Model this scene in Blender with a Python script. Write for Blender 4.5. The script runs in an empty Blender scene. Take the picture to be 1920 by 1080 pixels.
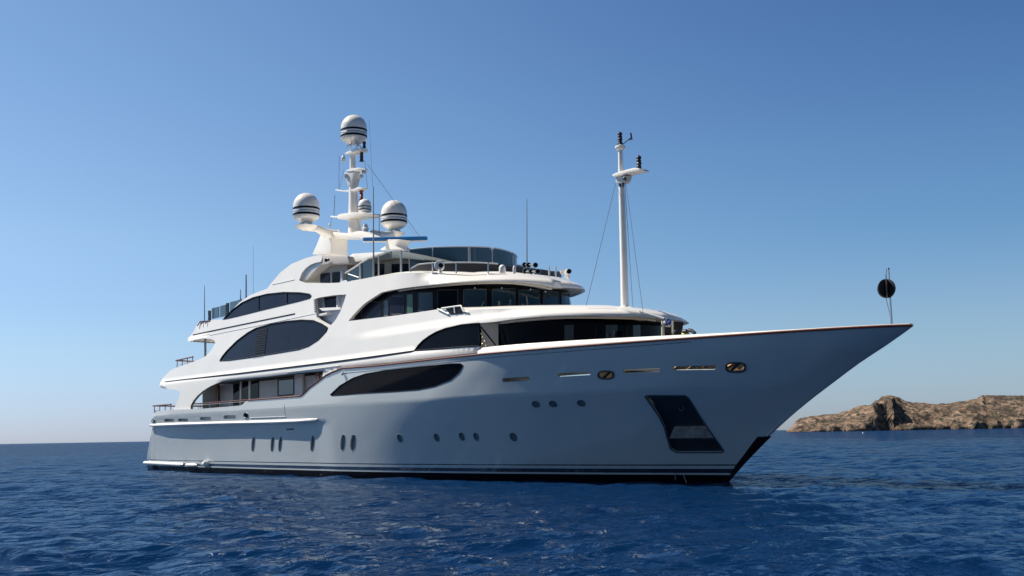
import bpy, math, random
import numpy as np
from mathutils import Vector, noise
from mathutils.geometry import delaunay_2d_cdt
R=math.radians; rnd=random.Random(7); sc=bpy.context.scene; COL=sc.collection
# ---------------------------------------------------------------- camera
# world = yacht coordinates: x forward (bow at 52.7), y to port, z up, waterline at z=0, metres
CAM=np.array([70.35,-30.99,1.88]); YAW,PITCH,ROLL=R(39.68),R(7.83),R(1.02); FPX=2000.
_f=np.array([-math.cos(YAW)*math.cos(PITCH),math.sin(YAW)*math.cos(PITCH),math.sin(PITCH)])
_r=np.cross(_f,[0,0,1.]); _r/=np.linalg.norm(_r); _u=np.cross(_r,_f)
_c,_s=math.cos(ROLL),math.sin(ROLL); RX=_c*_r-_s*_u; UX=_c*_u+_s*_r
cd=bpy.data.cameras.new('camera'); cam=bpy.data.objects.new('camera',cd); COL.objects.link(cam); sc.camera=cam
cd.sensor_width=36; cd.lens=FPX/1920*36; cd.clip_start=.5; cd.clip_end=30000
from mathutils import Matrix
cam.matrix_world=Matrix(((RX[0],UX[0],-_f[0],CAM[0]),(RX[1],UX[1],-_f[1],CAM[1]),(RX[2],UX[2],-_f[2],CAM[2]),(0,0,0,1)))
# ---------------------------------------------------------------- light
SUN_AZ,SUN_EL=R(209),R(50)
sc.view_settings.view_transform='Standard'; sc.view_settings.look='None'; sc.view_settings.exposure=0.5; sc.view_settings.gamma=1; sc.cycles.blur_glossy=.1; sc.cycles.sample_clamp_indirect=6
W=bpy.data.worlds.new('World'); sc.world=W; W.use_nodes=True; nt=W.node_tree; nt.nodes.clear()
sky=nt.nodes.new('ShaderNodeTexSky'); sky.sky_type='NISHITA'; sky.sun_disc=False
sky.sun_elevation=SUN_EL; sky.sun_rotation=math.pi/2-SUN_AZ; sky.altitude=0; sky.air_density=1.0; sky.dust_density=0.3; sky.ozone_density=1.5
bg=nt.nodes.new('ShaderNodeBackground'); bg.inputs[1].default_value=.062; wo=nt.nodes.new('ShaderNodeOutputWorld')
nt.links.new(bg.outputs[0],wo.inputs[0])
# colour grade of the clear sky by compass direction and height: greyer horizon, deeper blue away from the sun
wtc=nt.nodes.new('ShaderNodeTexCoord'); wsx=nt.nodes.new('ShaderNodeSeparateXYZ'); nt.links.new(wtc.outputs['Generated'],wsx.inputs[0])
wdp=nt.nodes.new('ShaderNodeVectorMath'); wdp.operation='DOT_PRODUCT'; wdp.inputs[1].default_value=(.638,.770,0); nt.links.new(wtc.outputs['Generated'],wdp.inputs[0])
wmr=nt.nodes.new('ShaderNodeMapRange'); wmr.interpolation_type='SMOOTHSTEP'; wmr.inputs[1].default_value=-.60; wmr.inputs[2].default_value=.55; nt.links.new(wdp.outputs['Value'],wmr.inputs[0])
def skyramp(cols):
    q=nt.nodes.new('ShaderNodeValToRGB'); q.color_ramp.interpolation='EASE'; e=q.color_ramp.elements
    for i,(p,c) in enumerate(cols):
        k=e[i] if i<2 else e.new(p)
        k.position=p; k.color=(*[x/2 for x in c],1)
    nt.links.new(wsx.outputs[2],q.inputs[0]); return q
ra=skyramp([(0,(.74,.92,1.56)),(.9,(.38,.5,.62)),(.10,(.92,1.08,1.36)),(.19,(1.08,1.20,1.34)),(.39,(1.02,1.20,1.32)),(.55,(.62,.78,.95))])
rb=skyramp([(0,(.66,.82,1.28)),(.9,(.22,.34,.48)),(.10,(.80,.98,1.20)),(.19,(.64,.94,1.19)),(.39,(.50,.78,1.12)),(.55,(.26,.46,.78))])
wmx=nt.nodes.new('ShaderNodeMix'); wmx.data_type='RGBA'; nt.links.new(wmr.outputs[0],wmx.inputs[0]); nt.links.new(ra.outputs[0],wmx.inputs[6]); nt.links.new(rb.outputs[0],wmx.inputs[7])
wmu=nt.nodes.new('ShaderNodeVectorMath'); wmu.operation='MULTIPLY'; nt.links.new(sky.outputs[0],wmu.inputs[0]); nt.links.new(wmx.outputs[2],wmu.inputs[1])
wm2=nt.nodes.new('ShaderNodeVectorMath'); wm2.operation='SCALE'; 
wbk=nt.nodes.new('ShaderNodeVectorMath'); wbk.operation='DOT_PRODUCT'; wbk.inputs[1].default_value=(.770,-.638,0); nt.links.new(wtc.outputs['Generated'],wbk.inputs[0])
wbr=nt.nodes.new('ShaderNodeMapRange'); wbr.interpolation_type='SMOOTHSTEP'; wbr.inputs[1].default_value=-.1; wbr.inputs[2].default_value=.8; wbr.inputs[3].default_value=2; wbr.inputs[4].default_value=1.15; nt.links.new(wbk.outputs['Value'],wbr.inputs[0]); nt.links.new(wbr.outputs[0],wm2.inputs['Scale']); nt.links.new(wmu.outputs[0],wm2.inputs[0]); nt.links.new(wm2.outputs[0],bg.inputs[0])
sl=bpy.data.lights.new('sun','SUN'); sl.energy=5.0; sl.angle=R(.53); sl.color=(1,.94,.84)
so=bpy.data.objects.new('sun',sl); COL.objects.link(so)
sd=Vector((math.cos(SUN_AZ)*math.cos(SUN_EL),math.sin(SUN_AZ)*math.cos(SUN_EL),math.sin(SUN_EL)))
so.rotation_euler=sd.to_track_quat('Z','Y').to_euler()
# ---------------------------------------------------------------- materials
def mat(name,col,rough=.5,metal=0,coat=0,spec=.5,trans=0,alpha=None,var=0,vscale=3,bump=0,bscale=20):
    m=bpy.data.materials.new(name); m.use_nodes=True; t=m.node_tree; b=t.nodes['Principled BSDF']
    b.inputs['Base Color'].default_value=(*col,1); b.inputs['Roughness'].default_value=rough; b.inputs['Metallic'].default_value=metal
    b.inputs['Coat Weight'].default_value=coat; b.inputs['Coat Roughness'].default_value=.05; b.inputs['Specular IOR Level'].default_value=spec
    if trans: b.inputs['Transmission Weight'].default_value=trans
    if var or bump:
        tc=t.nodes.new('ShaderNodeTexCoord'); n=t.nodes.new('ShaderNodeTexNoise'); n.inputs['Scale'].default_value=vscale; n.inputs['Detail'].default_value=5
        t.links.new(tc.outputs['Object'],n.inputs['Vector'])
    if var:
        r=t.nodes.new('ShaderNodeValToRGB'); r.color_ramp.elements[0].position=.3; r.color_ramp.elements[1].position=.7
        r.color_ramp.elements[0].color=(*[c*(1-var) for c in col],1); r.color_ramp.elements[1].color=(*[min(1,c*(1+var)) for c in col],1)
        t.links.new(n.outputs['Fac'],r.inputs['Fac']); t.links.new(r.outputs['Color'],b.inputs['Base Color'])
    if bump:
        n2=t.nodes.new('ShaderNodeTexNoise'); n2.inputs['Scale'].default_value=bscale; n2.inputs['Detail'].default_value=3
        t.links.new(tc.outputs['Object'],n2.inputs['Vector'])
        bp=t.nodes.new('ShaderNodeBump'); bp.inputs['Strength'].default_value=bump; bp.inputs['Distance'].default_value=.02
        t.links.new(n2.outputs['Fac'],bp.inputs['Height']); t.links.new(bp.outputs['Normal'],b.inputs['Normal'])
    return m
WHITE=mat('white_paint',(.87,.83,.765),.28,coat=.3,var=.025,vscale=.7)
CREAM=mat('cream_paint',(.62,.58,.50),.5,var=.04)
PALE=mat('pale_grey_paint',(.52,.54,.56),.4,var=.04)
GREY=mat('grey_paint',(.30,.32,.31),.45,var=.05)
NAVYGLASS=mat('dark_navy_glass',(.011,.014,.030),.05,spec=.10,var=.25,vscale=.5)
BLACKGLASS=mat('black_glass',(.0025,.003,.006),.04,spec=.06)
TEALGLASS=mat('teal_tinted_glass',(.010,.030,.038),.05,spec=.55,var=.35,vscale=.8)
GREENGLASS=mat('green_tinted_glass',(.05,.13,.08),.08)
BLUEGLASS=mat('blue_windscreen_glass',(.045,.095,.14),.06,spec=.4,var=.15,vscale=.6)
PORTG=mat('grey_porthole_glass',(.11,.15,.16),.12,spec=.3,var=.2)
SLOTC=mat('slot_cream',(.80,.74,.62),.5)
GOLDP=mat('varnished_wood_lining',(.62,.47,.25),.5,var=.3,vscale=5)
BRONZEP=mat('polished_wood_lining',(.62,.33,.17),.4,var=.25,vscale=4)
BLACK=mat('black_rubber',(.006,.006,.008),.4,spec=.15)
DARK=mat('dark_lamp_housing',(.02,.02,.024),.35)
TEAK=mat('varnished_teak',(.17,.055,.028),.3,coat=.3,var=.2,vscale=6)
STEEL=mat('polished_steel',(.55,.56,.58),.25,metal=1)
WIRE=mat('stay_wire',(.16,.18,.22),.5)
BLUE=mat('blue_radar_paint',(.025,.17,.42),.35)
RED=mat('red_lens',(.22,.012,.02),.3)
BRONZE=mat('polished_bronze',(.75,.42,.2),.3,metal=.8)
GOLD=mat('brass_mooring_gear',(.6,.5,.3),.35,metal=.6,var=.5,vscale=6)
YELLOW=mat('yellow_cover',(.7,.68,.12),.5)
BLUECLOTH=mat('blue_cloth',(.02,.06,.26),.8,var=.2,vscale=10)
WHITECLOTH=mat('white_cloth',(.8,.8,.8),.8)
DECK=mat('teak_deck',(.36,.25,.15),.6,var=.15,vscale=4)
LENS=mat('clear_lamp_lens',(.5,.5,.52),.1)
# hull paint: white topsides, boot-top stripes and black antifouling by height
def hull_mat():
    m=bpy.data.materials.new('hull_paint'); m.use_nodes=True; t=m.node_tree; b=t.nodes['Principled BSDF']
    tc=t.nodes.new('ShaderNodeTexCoord'); s=t.nodes.new('ShaderNodeSeparateXYZ'); t.links.new(tc.outputs['Object'],s.inputs[0])
    mr=t.nodes.new('ShaderNodeMapRange'); mr.inputs[1].default_value=0; mr.inputs[2].default_value=1; t.links.new(s.outputs[2],mr.inputs[0])
    r=t.nodes.new('ShaderNodeValToRGB'); r.color_ramp.interpolation='CONSTANT'; e=r.color_ramp.elements
    w=(.52,.56,.56,1); k=(.006,.006,.009,1); d=(.018,.028,.055,1)
    e[0].position=0; e[0].color=k; e[1].position=.30; e[1].color=w
    for p,c in((.365,d),(.52,w),(.635,d),(.68,w)):
        q=e.new(p); q.color=c
    t.links.new(mr.outputs[0],r.inputs[0]); t.links.new(r.outputs[0],b.inputs['Base Color'])
    b.inputs['Roughness'].default_value=.10
    cw=t.nodes.new('ShaderNodeMapRange'); cw.inputs[1].default_value=.30; cw.inputs[2].default_value=.31; t.links.new(s.outputs[2],cw.inputs[0]); t.links.new(cw.outputs[0],b.inputs['Coat Weight'])
    sw=t.nodes.new('ShaderNodeMapRange'); sw.inputs[1].default_value=.30; sw.inputs[2].default_value=.31; sw.inputs[3].default_value=.05; sw.inputs[4].default_value=.5; t.links.new(s.outputs[2],sw.inputs[0]); t.links.new(sw.outputs[0],b.inputs['Specular IOR Level'])
    b.inputs['Coat IOR'].default_value=1.7; b.inputs['Coat Roughness'].default_value=.02
    n=t.nodes.new('ShaderNodeTexNoise'); n.inputs['Scale'].default_value=.55; n.inputs['Detail'].default_value=2; t.links.new(tc.outputs['Object'],n.inputs['Vector'])
    bp=t.nodes.new('ShaderNodeBump'); bp.inputs['Strength'].default_value=.12; bp.inputs['Distance'].default_value=.05
    t.links.new(n.outputs['Fac'],bp.inputs['Height']); t.links.new(bp.outputs['Normal'],b.inputs['Normal'])
    return m
HULLP=hull_mat()
# ---------------------------------------------------------------- helpers
def ray(u,v): return _f+RX*((u-960)/FPX)+UX*((540-v)/FPX)
def on(u,v,ax,val):
    d=ray(u,v); return CAM+d*((val-CAM[ax])/d[ax])
def Y(u,v,y=0.): return on(u,v,1,y)
def mpp(P): return float((np.asarray(P)-CAM)@_f)/FPX      # metres per photo pixel there
def tag(o,label=None,cat=None,group=None,kind=None):
    for k,v in(('label',label),('category',cat),('group',group),('kind',kind)):
        if v: o[k]=v
    return o
def empty(name,loc=(0,0,0),parent=None):
    o=bpy.data.objects.new(name,None); COL.objects.link(o); o.location=loc
    if parent: o.parent=parent
    return o
class MB:
    def __init__(s): s.v=[];s.f=[]
    def add(s,vs,fs):
        n=len(s.v); s.v+= [tuple(map(float,p)) for p in vs]; s.f+=[tuple(i+n for i in f) for f in fs]; return s
    def tube(s,pts,r,seg=8,cap=True,closed=False):
        pts=[Vector(p) for p in pts]; n=len(pts); rs=r if isinstance(r,(list,tuple)) else [r]*n
        vs=[];prev=None
        for i,p in enumerate(pts):
            if closed: t=(pts[(i+1)%n]-pts[i-1]).normalized()
            else: t=(pts[min(i+1,n-1)]-pts[max(i-1,0)]).normalized()
            if prev is None:
                a=t.orthogonal().normalized() if abs(t.z)<.9 else Vector((1,0,0)); a=(a-t*a.dot(t)).normalized()
            else: a=(prev-t*prev.dot(t)).normalized()
            prev=a; b=t.cross(a)
            for k in range(seg):
                q=2*math.pi*k/seg; vs.append(p+(a*math.cos(q)+b*math.sin(q))*rs[i])
        fs=[]
        for i in range(n if closed else n-1):
            j=(i+1)%n
            for k in range(seg):
                l=(k+1)%seg; fs.append((i*seg+k,i*seg+l,j*seg+l,j*seg+k))
        if cap and not closed: fs+=[tuple(range(seg))[::-1],tuple((n-1)*seg+k for k in range(seg))]
        return s.add(vs,fs)
    def lathe(s,c,prof,seg=28,axis=None):
        c=Vector(c); z=Vector(axis or (0,0,1)).normalized(); a=z.orthogonal().normalized(); b=z.cross(a); vs=[]
        for (r,h) in prof:
            for k in range(seg):
                q=2*math.pi*k/seg; vs.append(c+z*h+(a*math.cos(q)+b*math.sin(q))*max(r,1e-4))
        n=len(prof); fs=[(i*seg+k,i*seg+(k+1)%seg,(i+1)*seg+(k+1)%seg,(i+1)*seg+k) for i in range(n-1) for k in range(seg)]
        fs+=[tuple(range(seg))[::-1],tuple((n-1)*seg+k for k in range(seg))]
        return s.add(vs,fs)
    def box(s,c,size,rz=0,bev=0.0):
        c=Vector(c); sx,sy,sz=[q/2 for q in size]; ca,sa=math.cos(rz),math.sin(rz)
        if bev<=0:
            P=[(x,y,z) for z in(-sz,sz) for y in(-sy,sy) for x in(-sx,sx)]; F=[(0,2,3,1),(4,5,7,6),(0,1,5,4),(2,6,7,3),(0,4,6,2),(1,3,7,5)]
        else:
            b=min(bev,sx*.9,sy*.9,sz*.9); P=[]
            for z,k in((-sz,b),(-sz+b,0),(sz-b,0),(sz,b)):
                for x,y in((-sx+b,-sy),(sx-b,-sy),(sx,-sy+b),(sx,sy-b),(sx-b,sy),(-sx+b,sy),(-sx,sy-b),(-sx,-sy+b)):
                    P.append((x*(1-k/sx),y*(1-k/sy),z))
            F=[tuple(range(8))[::-1],tuple(24+i for i in range(8))]+[(r*8+i,r*8+(i+1)%8,r*8+8+(i+1)%8,r*8+8+i) for r in range(3) for i in range(8)]
        return s.add([c+Vector((x*ca-y*sa,x*sa+y*ca,z)) for x,y,z in P],F)
    def sheet(s,rows):      # list of equal-length rows of points
        n=len(rows[0]); vs=[p for r in rows for p in r]
        return s.add(vs,[(i*n+j,i*n+j+1,(i+1)*n+j+1,(i+1)*n+j) for i in range(len(rows)-1) for j in range(n-1)])
    def prism(s,poly,y0,y1):   # polygon of (x,z), extruded across the ship
        n=len(poly); vs=[(x,y0,z) for x,z in poly]+[(x,y1,z) for x,z in poly]
        return s.add(vs,[tuple(range(n)),tuple(range(n,2*n))[::-1]]+[(i,i+n,(i+1)%n+n,(i+1)%n) for i in range(n)])
    def slab(s,poly,z0,z1):    # polygon of (x,y) extruded up
        n=len(poly); vs=[(x,y,z0) for x,y in poly]+[(x,y,z1) for x,y in poly]
        return s.add(vs,[tuple(range(n))[::-1],tuple(range(n,2*n))]+[(i,(i+1)%n,(i+1)%n+n,i+n) for i in range(n)])
    def build(s,name,m,parent=None,smooth=32,bevel=0):
        me=bpy.data.meshes.new(name); me.from_pydata(s.v,[],s.f)
        for mm in (m if isinstance(m,list) else [m]): me.materials.append(mm)
        import bmesh; bm=bmesh.new(); bm.from_mesh(me); bmesh.ops.recalc_face_normals(bm,faces=bm.faces)
        if bevel: bmesh.ops.bevel(bm,geom=[e for e in bm.edges if len(e.link_faces)==2 and e.calc_face_angle(0)>.6],offset=bevel,segments=2,affect='EDGES',profile=.6)
        bm.to_mesh(me); bm.free(); me.polygons.foreach_set('use_smooth',[True]*len(me.polygons)); me.set_sharp_from_angle(angle=R(smooth))
        o=bpy.data.objects.new(name,me); COL.objects.link(o)
        if parent: o.parent=parent
        return o
def interp(tab):
    xs=[a for a,_ in tab]; ys=[b for _,b in tab]
    n=len(xs); d=[(ys[i+1]-ys[i])/(xs[i+1]-xs[i]) for i in range(n-1)]
    m=[d[0]]+[0 if d[i-1]*d[i]<=0 else 2*d[i-1]*d[i]/(d[i-1]+d[i]) for i in range(1,n-1)]+[d[-1]]
    X=np.array(xs);
    def f(x):
        if x<=xs[0]: return ys[0]
        if x>=xs[-1]: return ys[-1]
        i=int(np.searchsorted(X,x))-1; i=max(0,min(n-2,i)); h=xs[i+1]-xs[i]; t=(x-xs[i])/h
        return (2*t**3-3*t*t+1)*ys[i]+(t**3-2*t*t+t)*h*m[i]+(-2*t**3+3*t*t)*ys[i+1]+(t**3-t*t)*h*m[i+1]
    return f
class Plan:
    """side surface: half-breadth table aft of xc, super-ellipse nose of length a forward of it, leaning in with height"""
    def __init__(s,aft,xc,a,b,n=2.2,lean=lambda z,x=0:0.,tmax=95.):
        s.aft=interp(aft+[(xc,b)]); s.x0=aft[0][0]; s.xc,s.a,s.b,s.n,s.lean=xc,a,b,n,lean
        pts=[(x,s.aft(x)) for x in np.linspace(s.x0,xc,160)]
        pts+=[(xc+a*math.sin(q)**(2/n),b*max(0,math.cos(q))**(2/n)) for q in np.linspace(0,math.pi/2,120)[1:]]
        s.p=np.array(pts); s.s=np.concatenate([[0],np.cumsum(np.hypot(*np.diff(s.p,axis=0).T))]); s.S=s.s[-1]
    def half(s,x,z):
        L=s.lean(z,x)
        if x<=s.xc: return s.aft(x)-L
        k=1-L/s.b; q=(x-s.xc)/k/s.a
        return k*s.b*(1-q**s.n)**(1/s.n) if q<1 else -(q-1)*5
    def P(s,a,z,off=0.):
        if a>s.S:
            q=s.P(2*s.S-a,z,off); return Vector((q.x,-q.y,q.z))
        x=float(np.interp(a,s.s,s.p[:,0])); y=float(np.interp(a,s.s,s.p[:,1])); L=s.lean(z,x); k=1-L/s.b
        if x>s.xc: x=s.xc+(x-s.xc)*k; y*=k
        else: y-=L
        if off:
            e=.05; x1,x2=np.interp([a-e,a+e],s.s,s.p[:,0]); y1,y2=np.interp([a-e,a+e],s.s,s.p[:,1]); d=math.hypot(x2-x1,y2-y1) or 1
            x+=-(y2-y1)/d*off; y+=(x2-x1)/d*off
        return Vector((x,-y,z))
    def coord(s,x,z):
        L=s.lean(z,x); k=1-L/s.b
        if x>s.xc: x=s.xc+(x-s.xc)/k
        return float(np.interp(x,s.p[:,0],s.s))
    def hit(s,u,v):
        d=ray(u,v); g=lambda t:(lambda p:s.half(p[0],p[2])+p[1])(CAM+d*t)
        ts=np.linspace(18,88,300); vals=[g(t) for t in ts]
        for i in range(1,300):
            if vals[i-1]<0<=vals[i]:
                lo,hi=ts[i-1],ts[i]
                for _ in range(30):
                    m=(lo+hi)/2
                    if g(m)<0: lo=m
                    else: hi=m
                p=CAM+d*hi; return (s.coord(p[0],p[2]),float(p[2]))
        i=int(np.argmax(vals)); p=CAM+d*ts[i]; return (s.coord(p[0],p[2]),float(p[2]))
    def px(s,pts): return [s.hit(*p) for p in pts]
    def wrap(s,pts):     # like px, but also finds points round the nose on the port side
        out=[]
        for u,v in pts:
            d=ray(u,v); g=lambda t:(lambda p:s.half(p[0],p[2])-abs(p[1]))(CAM+d*t)
            ts=np.linspace(18,88,500); vals=[g(t) for t in ts]; k=[i for i in range(1,500) if vals[i-1]<0<=vals[i]]
            if k:
                lo,hi=ts[k[0]-1],ts[k[0]]
                for _ in range(30):
                    m=(lo+hi)/2
                    if g(m)<0: lo=m
                    else: hi=m
            else: hi=ts[int(np.argmax(vals))]
            p=CAM+d*hi; c=s.coord(p[0],p[2]); out.append((2*s.S-c if p[1]>0 else c,float(p[2])))
        return out
YS=interp([(-1,3.9),(.5,4.25),(2,4.6),(5,4.85),(10,4.98),(20,5.0),(35,5.0),(37,4.94),(39,4.72),(41,4.32),(43,3.8),(45,3.22),(47,2.6),(49,1.98),(50.5,1.42),(51.7,.85),(52.4,.36),(52.8,0)])
YK=interp([(-1,3.9),(.5,4.2),(2,4.5),(5,4.78),(10,4.92),(20,4.97),(33,4.9),(36,4.70),(39,4.26),(42,3.48),(44,2.8),(46,1.93),(48,.97),(49.65,0)])
YW=interp([(-1,3.7),(.5,4.0),(2,4.2),(5,4.45),(10,4.62),(16,4.7),(22,4.62),(27,4.3),(31,3.75),(35,2.95),(38,2.2),(41,1.35),(43.5,.52),(45,0)])
XST=interp([(-2,43.2),(0,45.0),(1.67,47.0),(2.35,47.95),(2.92,48.85),(3.37,49.62),(4.01,50.74),(4.62,51.95),(5.05,52.7),(5.6,53.5),(7,55)])
XTR=interp([(-2,-1.1),(.5,-1.1),(1.9,-.15),(2.9,.95),(3.8,1.6),(5.3,2.4),(7,3)])
class Hull:
    def half(s,x,z):
        x0,x1=XTR(z),XST(z); a=(x-x0)/(x1-x0)
        if a>=1: return -(a-1)*50
        if x<25.5 and z<2.95:
            sm=lambda q:(lambda w:w*w*(3-2*w))(max(0,min(1,q))); return s.half0(x,z)-.17*sm((2.93-.0075*x-z)/.12)*sm((25.3-x)/2.2)*sm((x-.4)/1.2)
        return s.half0(x,z)
    def half0(s,x,z):
        x0,x1=XTR(z),XST(z); a=(x-x0)/(x1-x0)
        a=max(a,0); X=lambda zz: XTR(zz)+a*(XST(zz)-XTR(zz))
        yk=YK(X(3.37))
        if z>=3.37:
            t=(z-3.37)/(5.05-3.37); return yk+(YS(min(X(5.05),52.8))-yk)*t
        t=z/3.37; yw=YW(X(0.))
        if t<0: return yw*(1+.25*t)
        return yw+(yk-yw)*(.45*t+.55*t**1.9)
    def P(s,a,z,off=0.):
        q=a/50.; x0,x1=XTR(z),XST(z); x=x0+q*(x1-x0); y=max(0,s.half(x,z)) if q<1 else 0
        p=Vector((x,-y,z))
        if off: p=p+s.N(a,z)*off
        return p
    def N(s,a,z):
        e=.06; a=min(max(a,e),50-2*e)
        d1=s.P(a+e,z)-s.P(a-e,z); d2=s.P(a,z+e)-s.P(a,z-e); n=d1.cross(d2).normalized()
        return n if n.y<0 or n.x>.9 else -n
    def coord(s,x,z): return 50*(x-XTR(z))/(XST(z)-XTR(z))
    hit=Plan.hit; px=Plan.px
    S=50.
HULL=Hull()
def ilean(z,x=20):
    sm=lambda q:(lambda w:w*w*(3-2*w))(max(0.,min(1.,q)))
    g=.055*sm((z-6.52)/.16)*sm((x-26)/4) if z<7.6 else .055*sm((x-26)/4)     # soft knuckle forward
    for z0 in(5.60,8.12):     # rounded moulding just under each rub strip
        d=z0-z
        if 0<d<.5: g-=.10*sm(d/.12)*sm((.5-d)/.22)*(1 if z0<6 else .8*sm((11-x)/2))
    return g+ilean0(z)
def ilean0(z):
    return 0 if z<5.1 else (.07*(z-5.1) if z<6.7 else .112+.11*(z-6.7))
AFT=[(-1,3.85),(1.5,4.5),(3.,4.66),(5,4.76),(8,4.84),(12,4.85)]
def wedge(z0,xa,xb):      # the brow edges are wedge-shaped: the top falls away inboard
    def f(z,x=20): return ilean(z,x)+max(0.,z-z0)*1.5*max(0.,min(1.,(x-xa)/(xb-xa)))
    return f
SA=Plan(AFT,35.15,7.15,4.85,2.2,wedge(6.42,37.5,41.5))
SB=Plan(AFT,29.48,7.15,4.85,2.2,wedge(8.52,31.5,34.8))
SBW=Plan([(20,4.45)],28.56,7.05,4.45,2.2,lambda z,x=0:.10+.11*(z-7))
SFH=Plan([(36.0,4.1)],36.1,4.84,4.1,2.2)
SWS=Plan([(18,3.9)],25.57,6.0,3.9,2.2)
def inpoly(P,poly):
    x,y=P[:,0],P[:,1]; ins=np.zeros(len(P),bool); n=len(poly)
    for i in range(n):
        x1,y1=poly[i]; x2,y2=poly[(i+1)%n]
        c=((y1>y)!=(y2>y)); 
        if y1!=y2: ins^= c & (x<(x2-x1)*(y-y1)/(y2-y1)+x1)
    return ins
def resample(poly,h,smooth=False):
    out=[];n=len(poly)
    for i in range(n):
        a,b=np.array(poly[i],float),np.array(poly[(i+1)%n],float); k=max(1,int(math.ceil(np.linalg.norm(b-a)/h)))
        out+=[tuple(a+(b-a)*j/k) for j in range(k)]
    return out
def curve(pts,k=4,closed=False):   # Catmull-Rom through points
    P=[np.array(p,float) for p in pts]; n=len(P); out=[]
    for i in range(n if closed else n-1):
        p0=P[(i-1)%n] if closed or i>0 else P[i]; p1=P[i]; p2=P[(i+1)%n]; p3=P[(i+2)%n] if closed or i+2<n else P[(i+1)%n]
        for j in range(k):
            t=j/k; out.append(tuple(.5*((2*p1)+(p2-p0)*t+(2*p0-5*p1+4*p2-p3)*t*t+(3*p1-p0-3*p2+p3)*t**3)))
    if not closed: out.append(tuple(P[-1]))
    return out
def patch(name,surf,outline,mats,parent=None,holes=(),off=(0.,-.12),h=.3,hz=None,mirror=False,both=True):
    """solid sheet lying on a side surface: outline and holes in surface coordinates"""
    hz=hz or h; sc_=hz/h
    loops=[resample(o,h) for o in [outline]+list(holes)]
    A=np.array(outline); x0,y0=A.min(0); x1,y1=A.max(0)
    gx,gy=np.meshgrid(np.arange(x0+h/2,x1,h),np.arange(y0+hz/2,y1,hz)); G=np.stack([gx.ravel(),gy.ravel()],1)
    ok=inpoly(G,outline)
    for ho in holes: ok&=~inpoly(G,ho)
    G=G[ok]
    E=np.array([(l[i],l[(i+1)%len(l)]) for l in loops for i in range(len(l))])
    if len(G):
        md=np.full(len(G),9.)
        for a,b in E:
            ab=b-a; L=ab@ab
            if L<1e-12: continue
            t=np.clip(((G-a)@ab)/L,0,1); md=np.minimum(md,np.linalg.norm(G-(a+t[:,None]*ab),axis=1))
        G=G[md>.4*min(h,hz)]
    vs=[];ed=[]
    for l in loops:
        n0=len(vs); vs+=l; ed+=[(n0+i,n0+(i+1)%len(l)) for i in range(len(l))]
    vs+= [tuple(g) for g in G]
    ov,oe,of,_,_,_=delaunay_2d_cdt([Vector(v) for v in vs],ed,[],0,1e-5)
    V=np.array([tuple(v) for v in ov]); F=[tuple(f) for f in of]
    if not F: print('EMPTY PATCH',name,outline[:6]); return MB().add([(20,0,3),(20.1,0,3),(20,.1,3)],[(0,1,2)]).build(name,mats,parent)
    cen=np.array([V[list(f)].mean(0) for f in F]); ok=inpoly(cen,outline)
    for ho in holes: ok&=~inpoly(cen,ho)
    F=[f for f,o in zip(F,ok) if o]
    if not F: print('EMPTY PATCH',name,outline[:6]); return MB().add([(0,0,-3),(0.1,0,-3),(0,.1,-3)],[(0,1,2)]).build(name,mats,parent)
    used=sorted({i for f in F for i in f}); mp={o:i for i,o in enumerate(used)}; F=[tuple(mp[i] for i in f) for f in F]; V=V[used]; n=len(V)
    e=.03; Nn=[]
    for a,b in V:
        a_=min(max(a,e),(2*surf.S if isinstance(surf,Plan) else surf.S)-e); d1=surf.P(a_+e,b)-surf.P(a_-e,b); d2=surf.P(a_,b+e)-surf.P(a_,b-e); q=d1.cross(d2)
        Nn.append(q.normalized() if q.length>0 else Vector((0,-1,0)))
    verts=[surf.P(a,b,off[0]) for a,b in V]+[surf.P(a,b,off[1]) for a,b in V]
    Ff=[f if (V[f[1]][0]-V[f[0]][0])*(V[f[2]][1]-V[f[0]][1])-(V[f[1]][1]-V[f[0]][1])*(V[f[2]][0]-V[f[0]][0])>0 else f[::-1] for f in F]
    cnt={}
    for f in Ff:
        for i in range(len(f)): cnt.setdefault(frozenset((f[i],f[(i+1)%len(f)])),[]).append((f[i],f[(i+1)%len(f)]))
    walls=[]
    for k,l in cnt.items():
        if len(l)==1:
            a,b=l[0]; walls.append((b,a,a+n,b+n))
    faces=Ff+[tuple(i+n for i in f[::-1]) for f in Ff]+walls; nf=len(Ff)
    nor=[]
    for i,f in enumerate(faces):
        if i<nf: nor+=[Nn[j] for j in f]
        elif i<2*nf: nor+=[-Nn[j-n] for j in f]
        else:
            a,b,c=[verts[j] for j in f[:3]]; q=(b-a).cross(c-a); q=q.normalized() if q.length>1e-9 else Vector((0,0,1)); nor+=[q]*4
    if mirror=='both':
        m=len(verts); verts=verts+[Vector((p.x,-p.y,p.z)) for p in verts]
        k=0; nf2=[];nr2=[]
        for f in faces:
            nf2.append(tuple(j+m for j in f[::-1])); q=nor[k:k+len(f)][::-1]; nr2+=[Vector((p.x,-p.y,p.z)) for p in q]; k+=len(f)
        faces=faces+nf2; nor=nor+nr2
    me=bpy.data.meshes.new(name); me.from_pydata([tuple(v) for v in verts],[],faces); me.materials.append(mats)
    me.polygons.foreach_set('use_smooth',[True]*len(faces)); me.normals_split_custom_set([tuple(q) for q in nor])
    o=bpy.data.objects.new(name,me); COL.objects.link(o)
    if parent: o.parent=parent
    return o
def edge(surf,pts,r,off=0.,closed=False,step=.25):
    q=resample(pts,step) if closed else [p for i in range(len(pts)-1) for p in resample([pts[i],pts[i+1]],step)[:max(1,int(math.ceil(math.dist(pts[i],pts[i+1])/step)))]]+[pts[-1]]
    return MB().tube([surf.P(a,b,off) for a,b in q],r,6,closed=closed)
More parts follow.
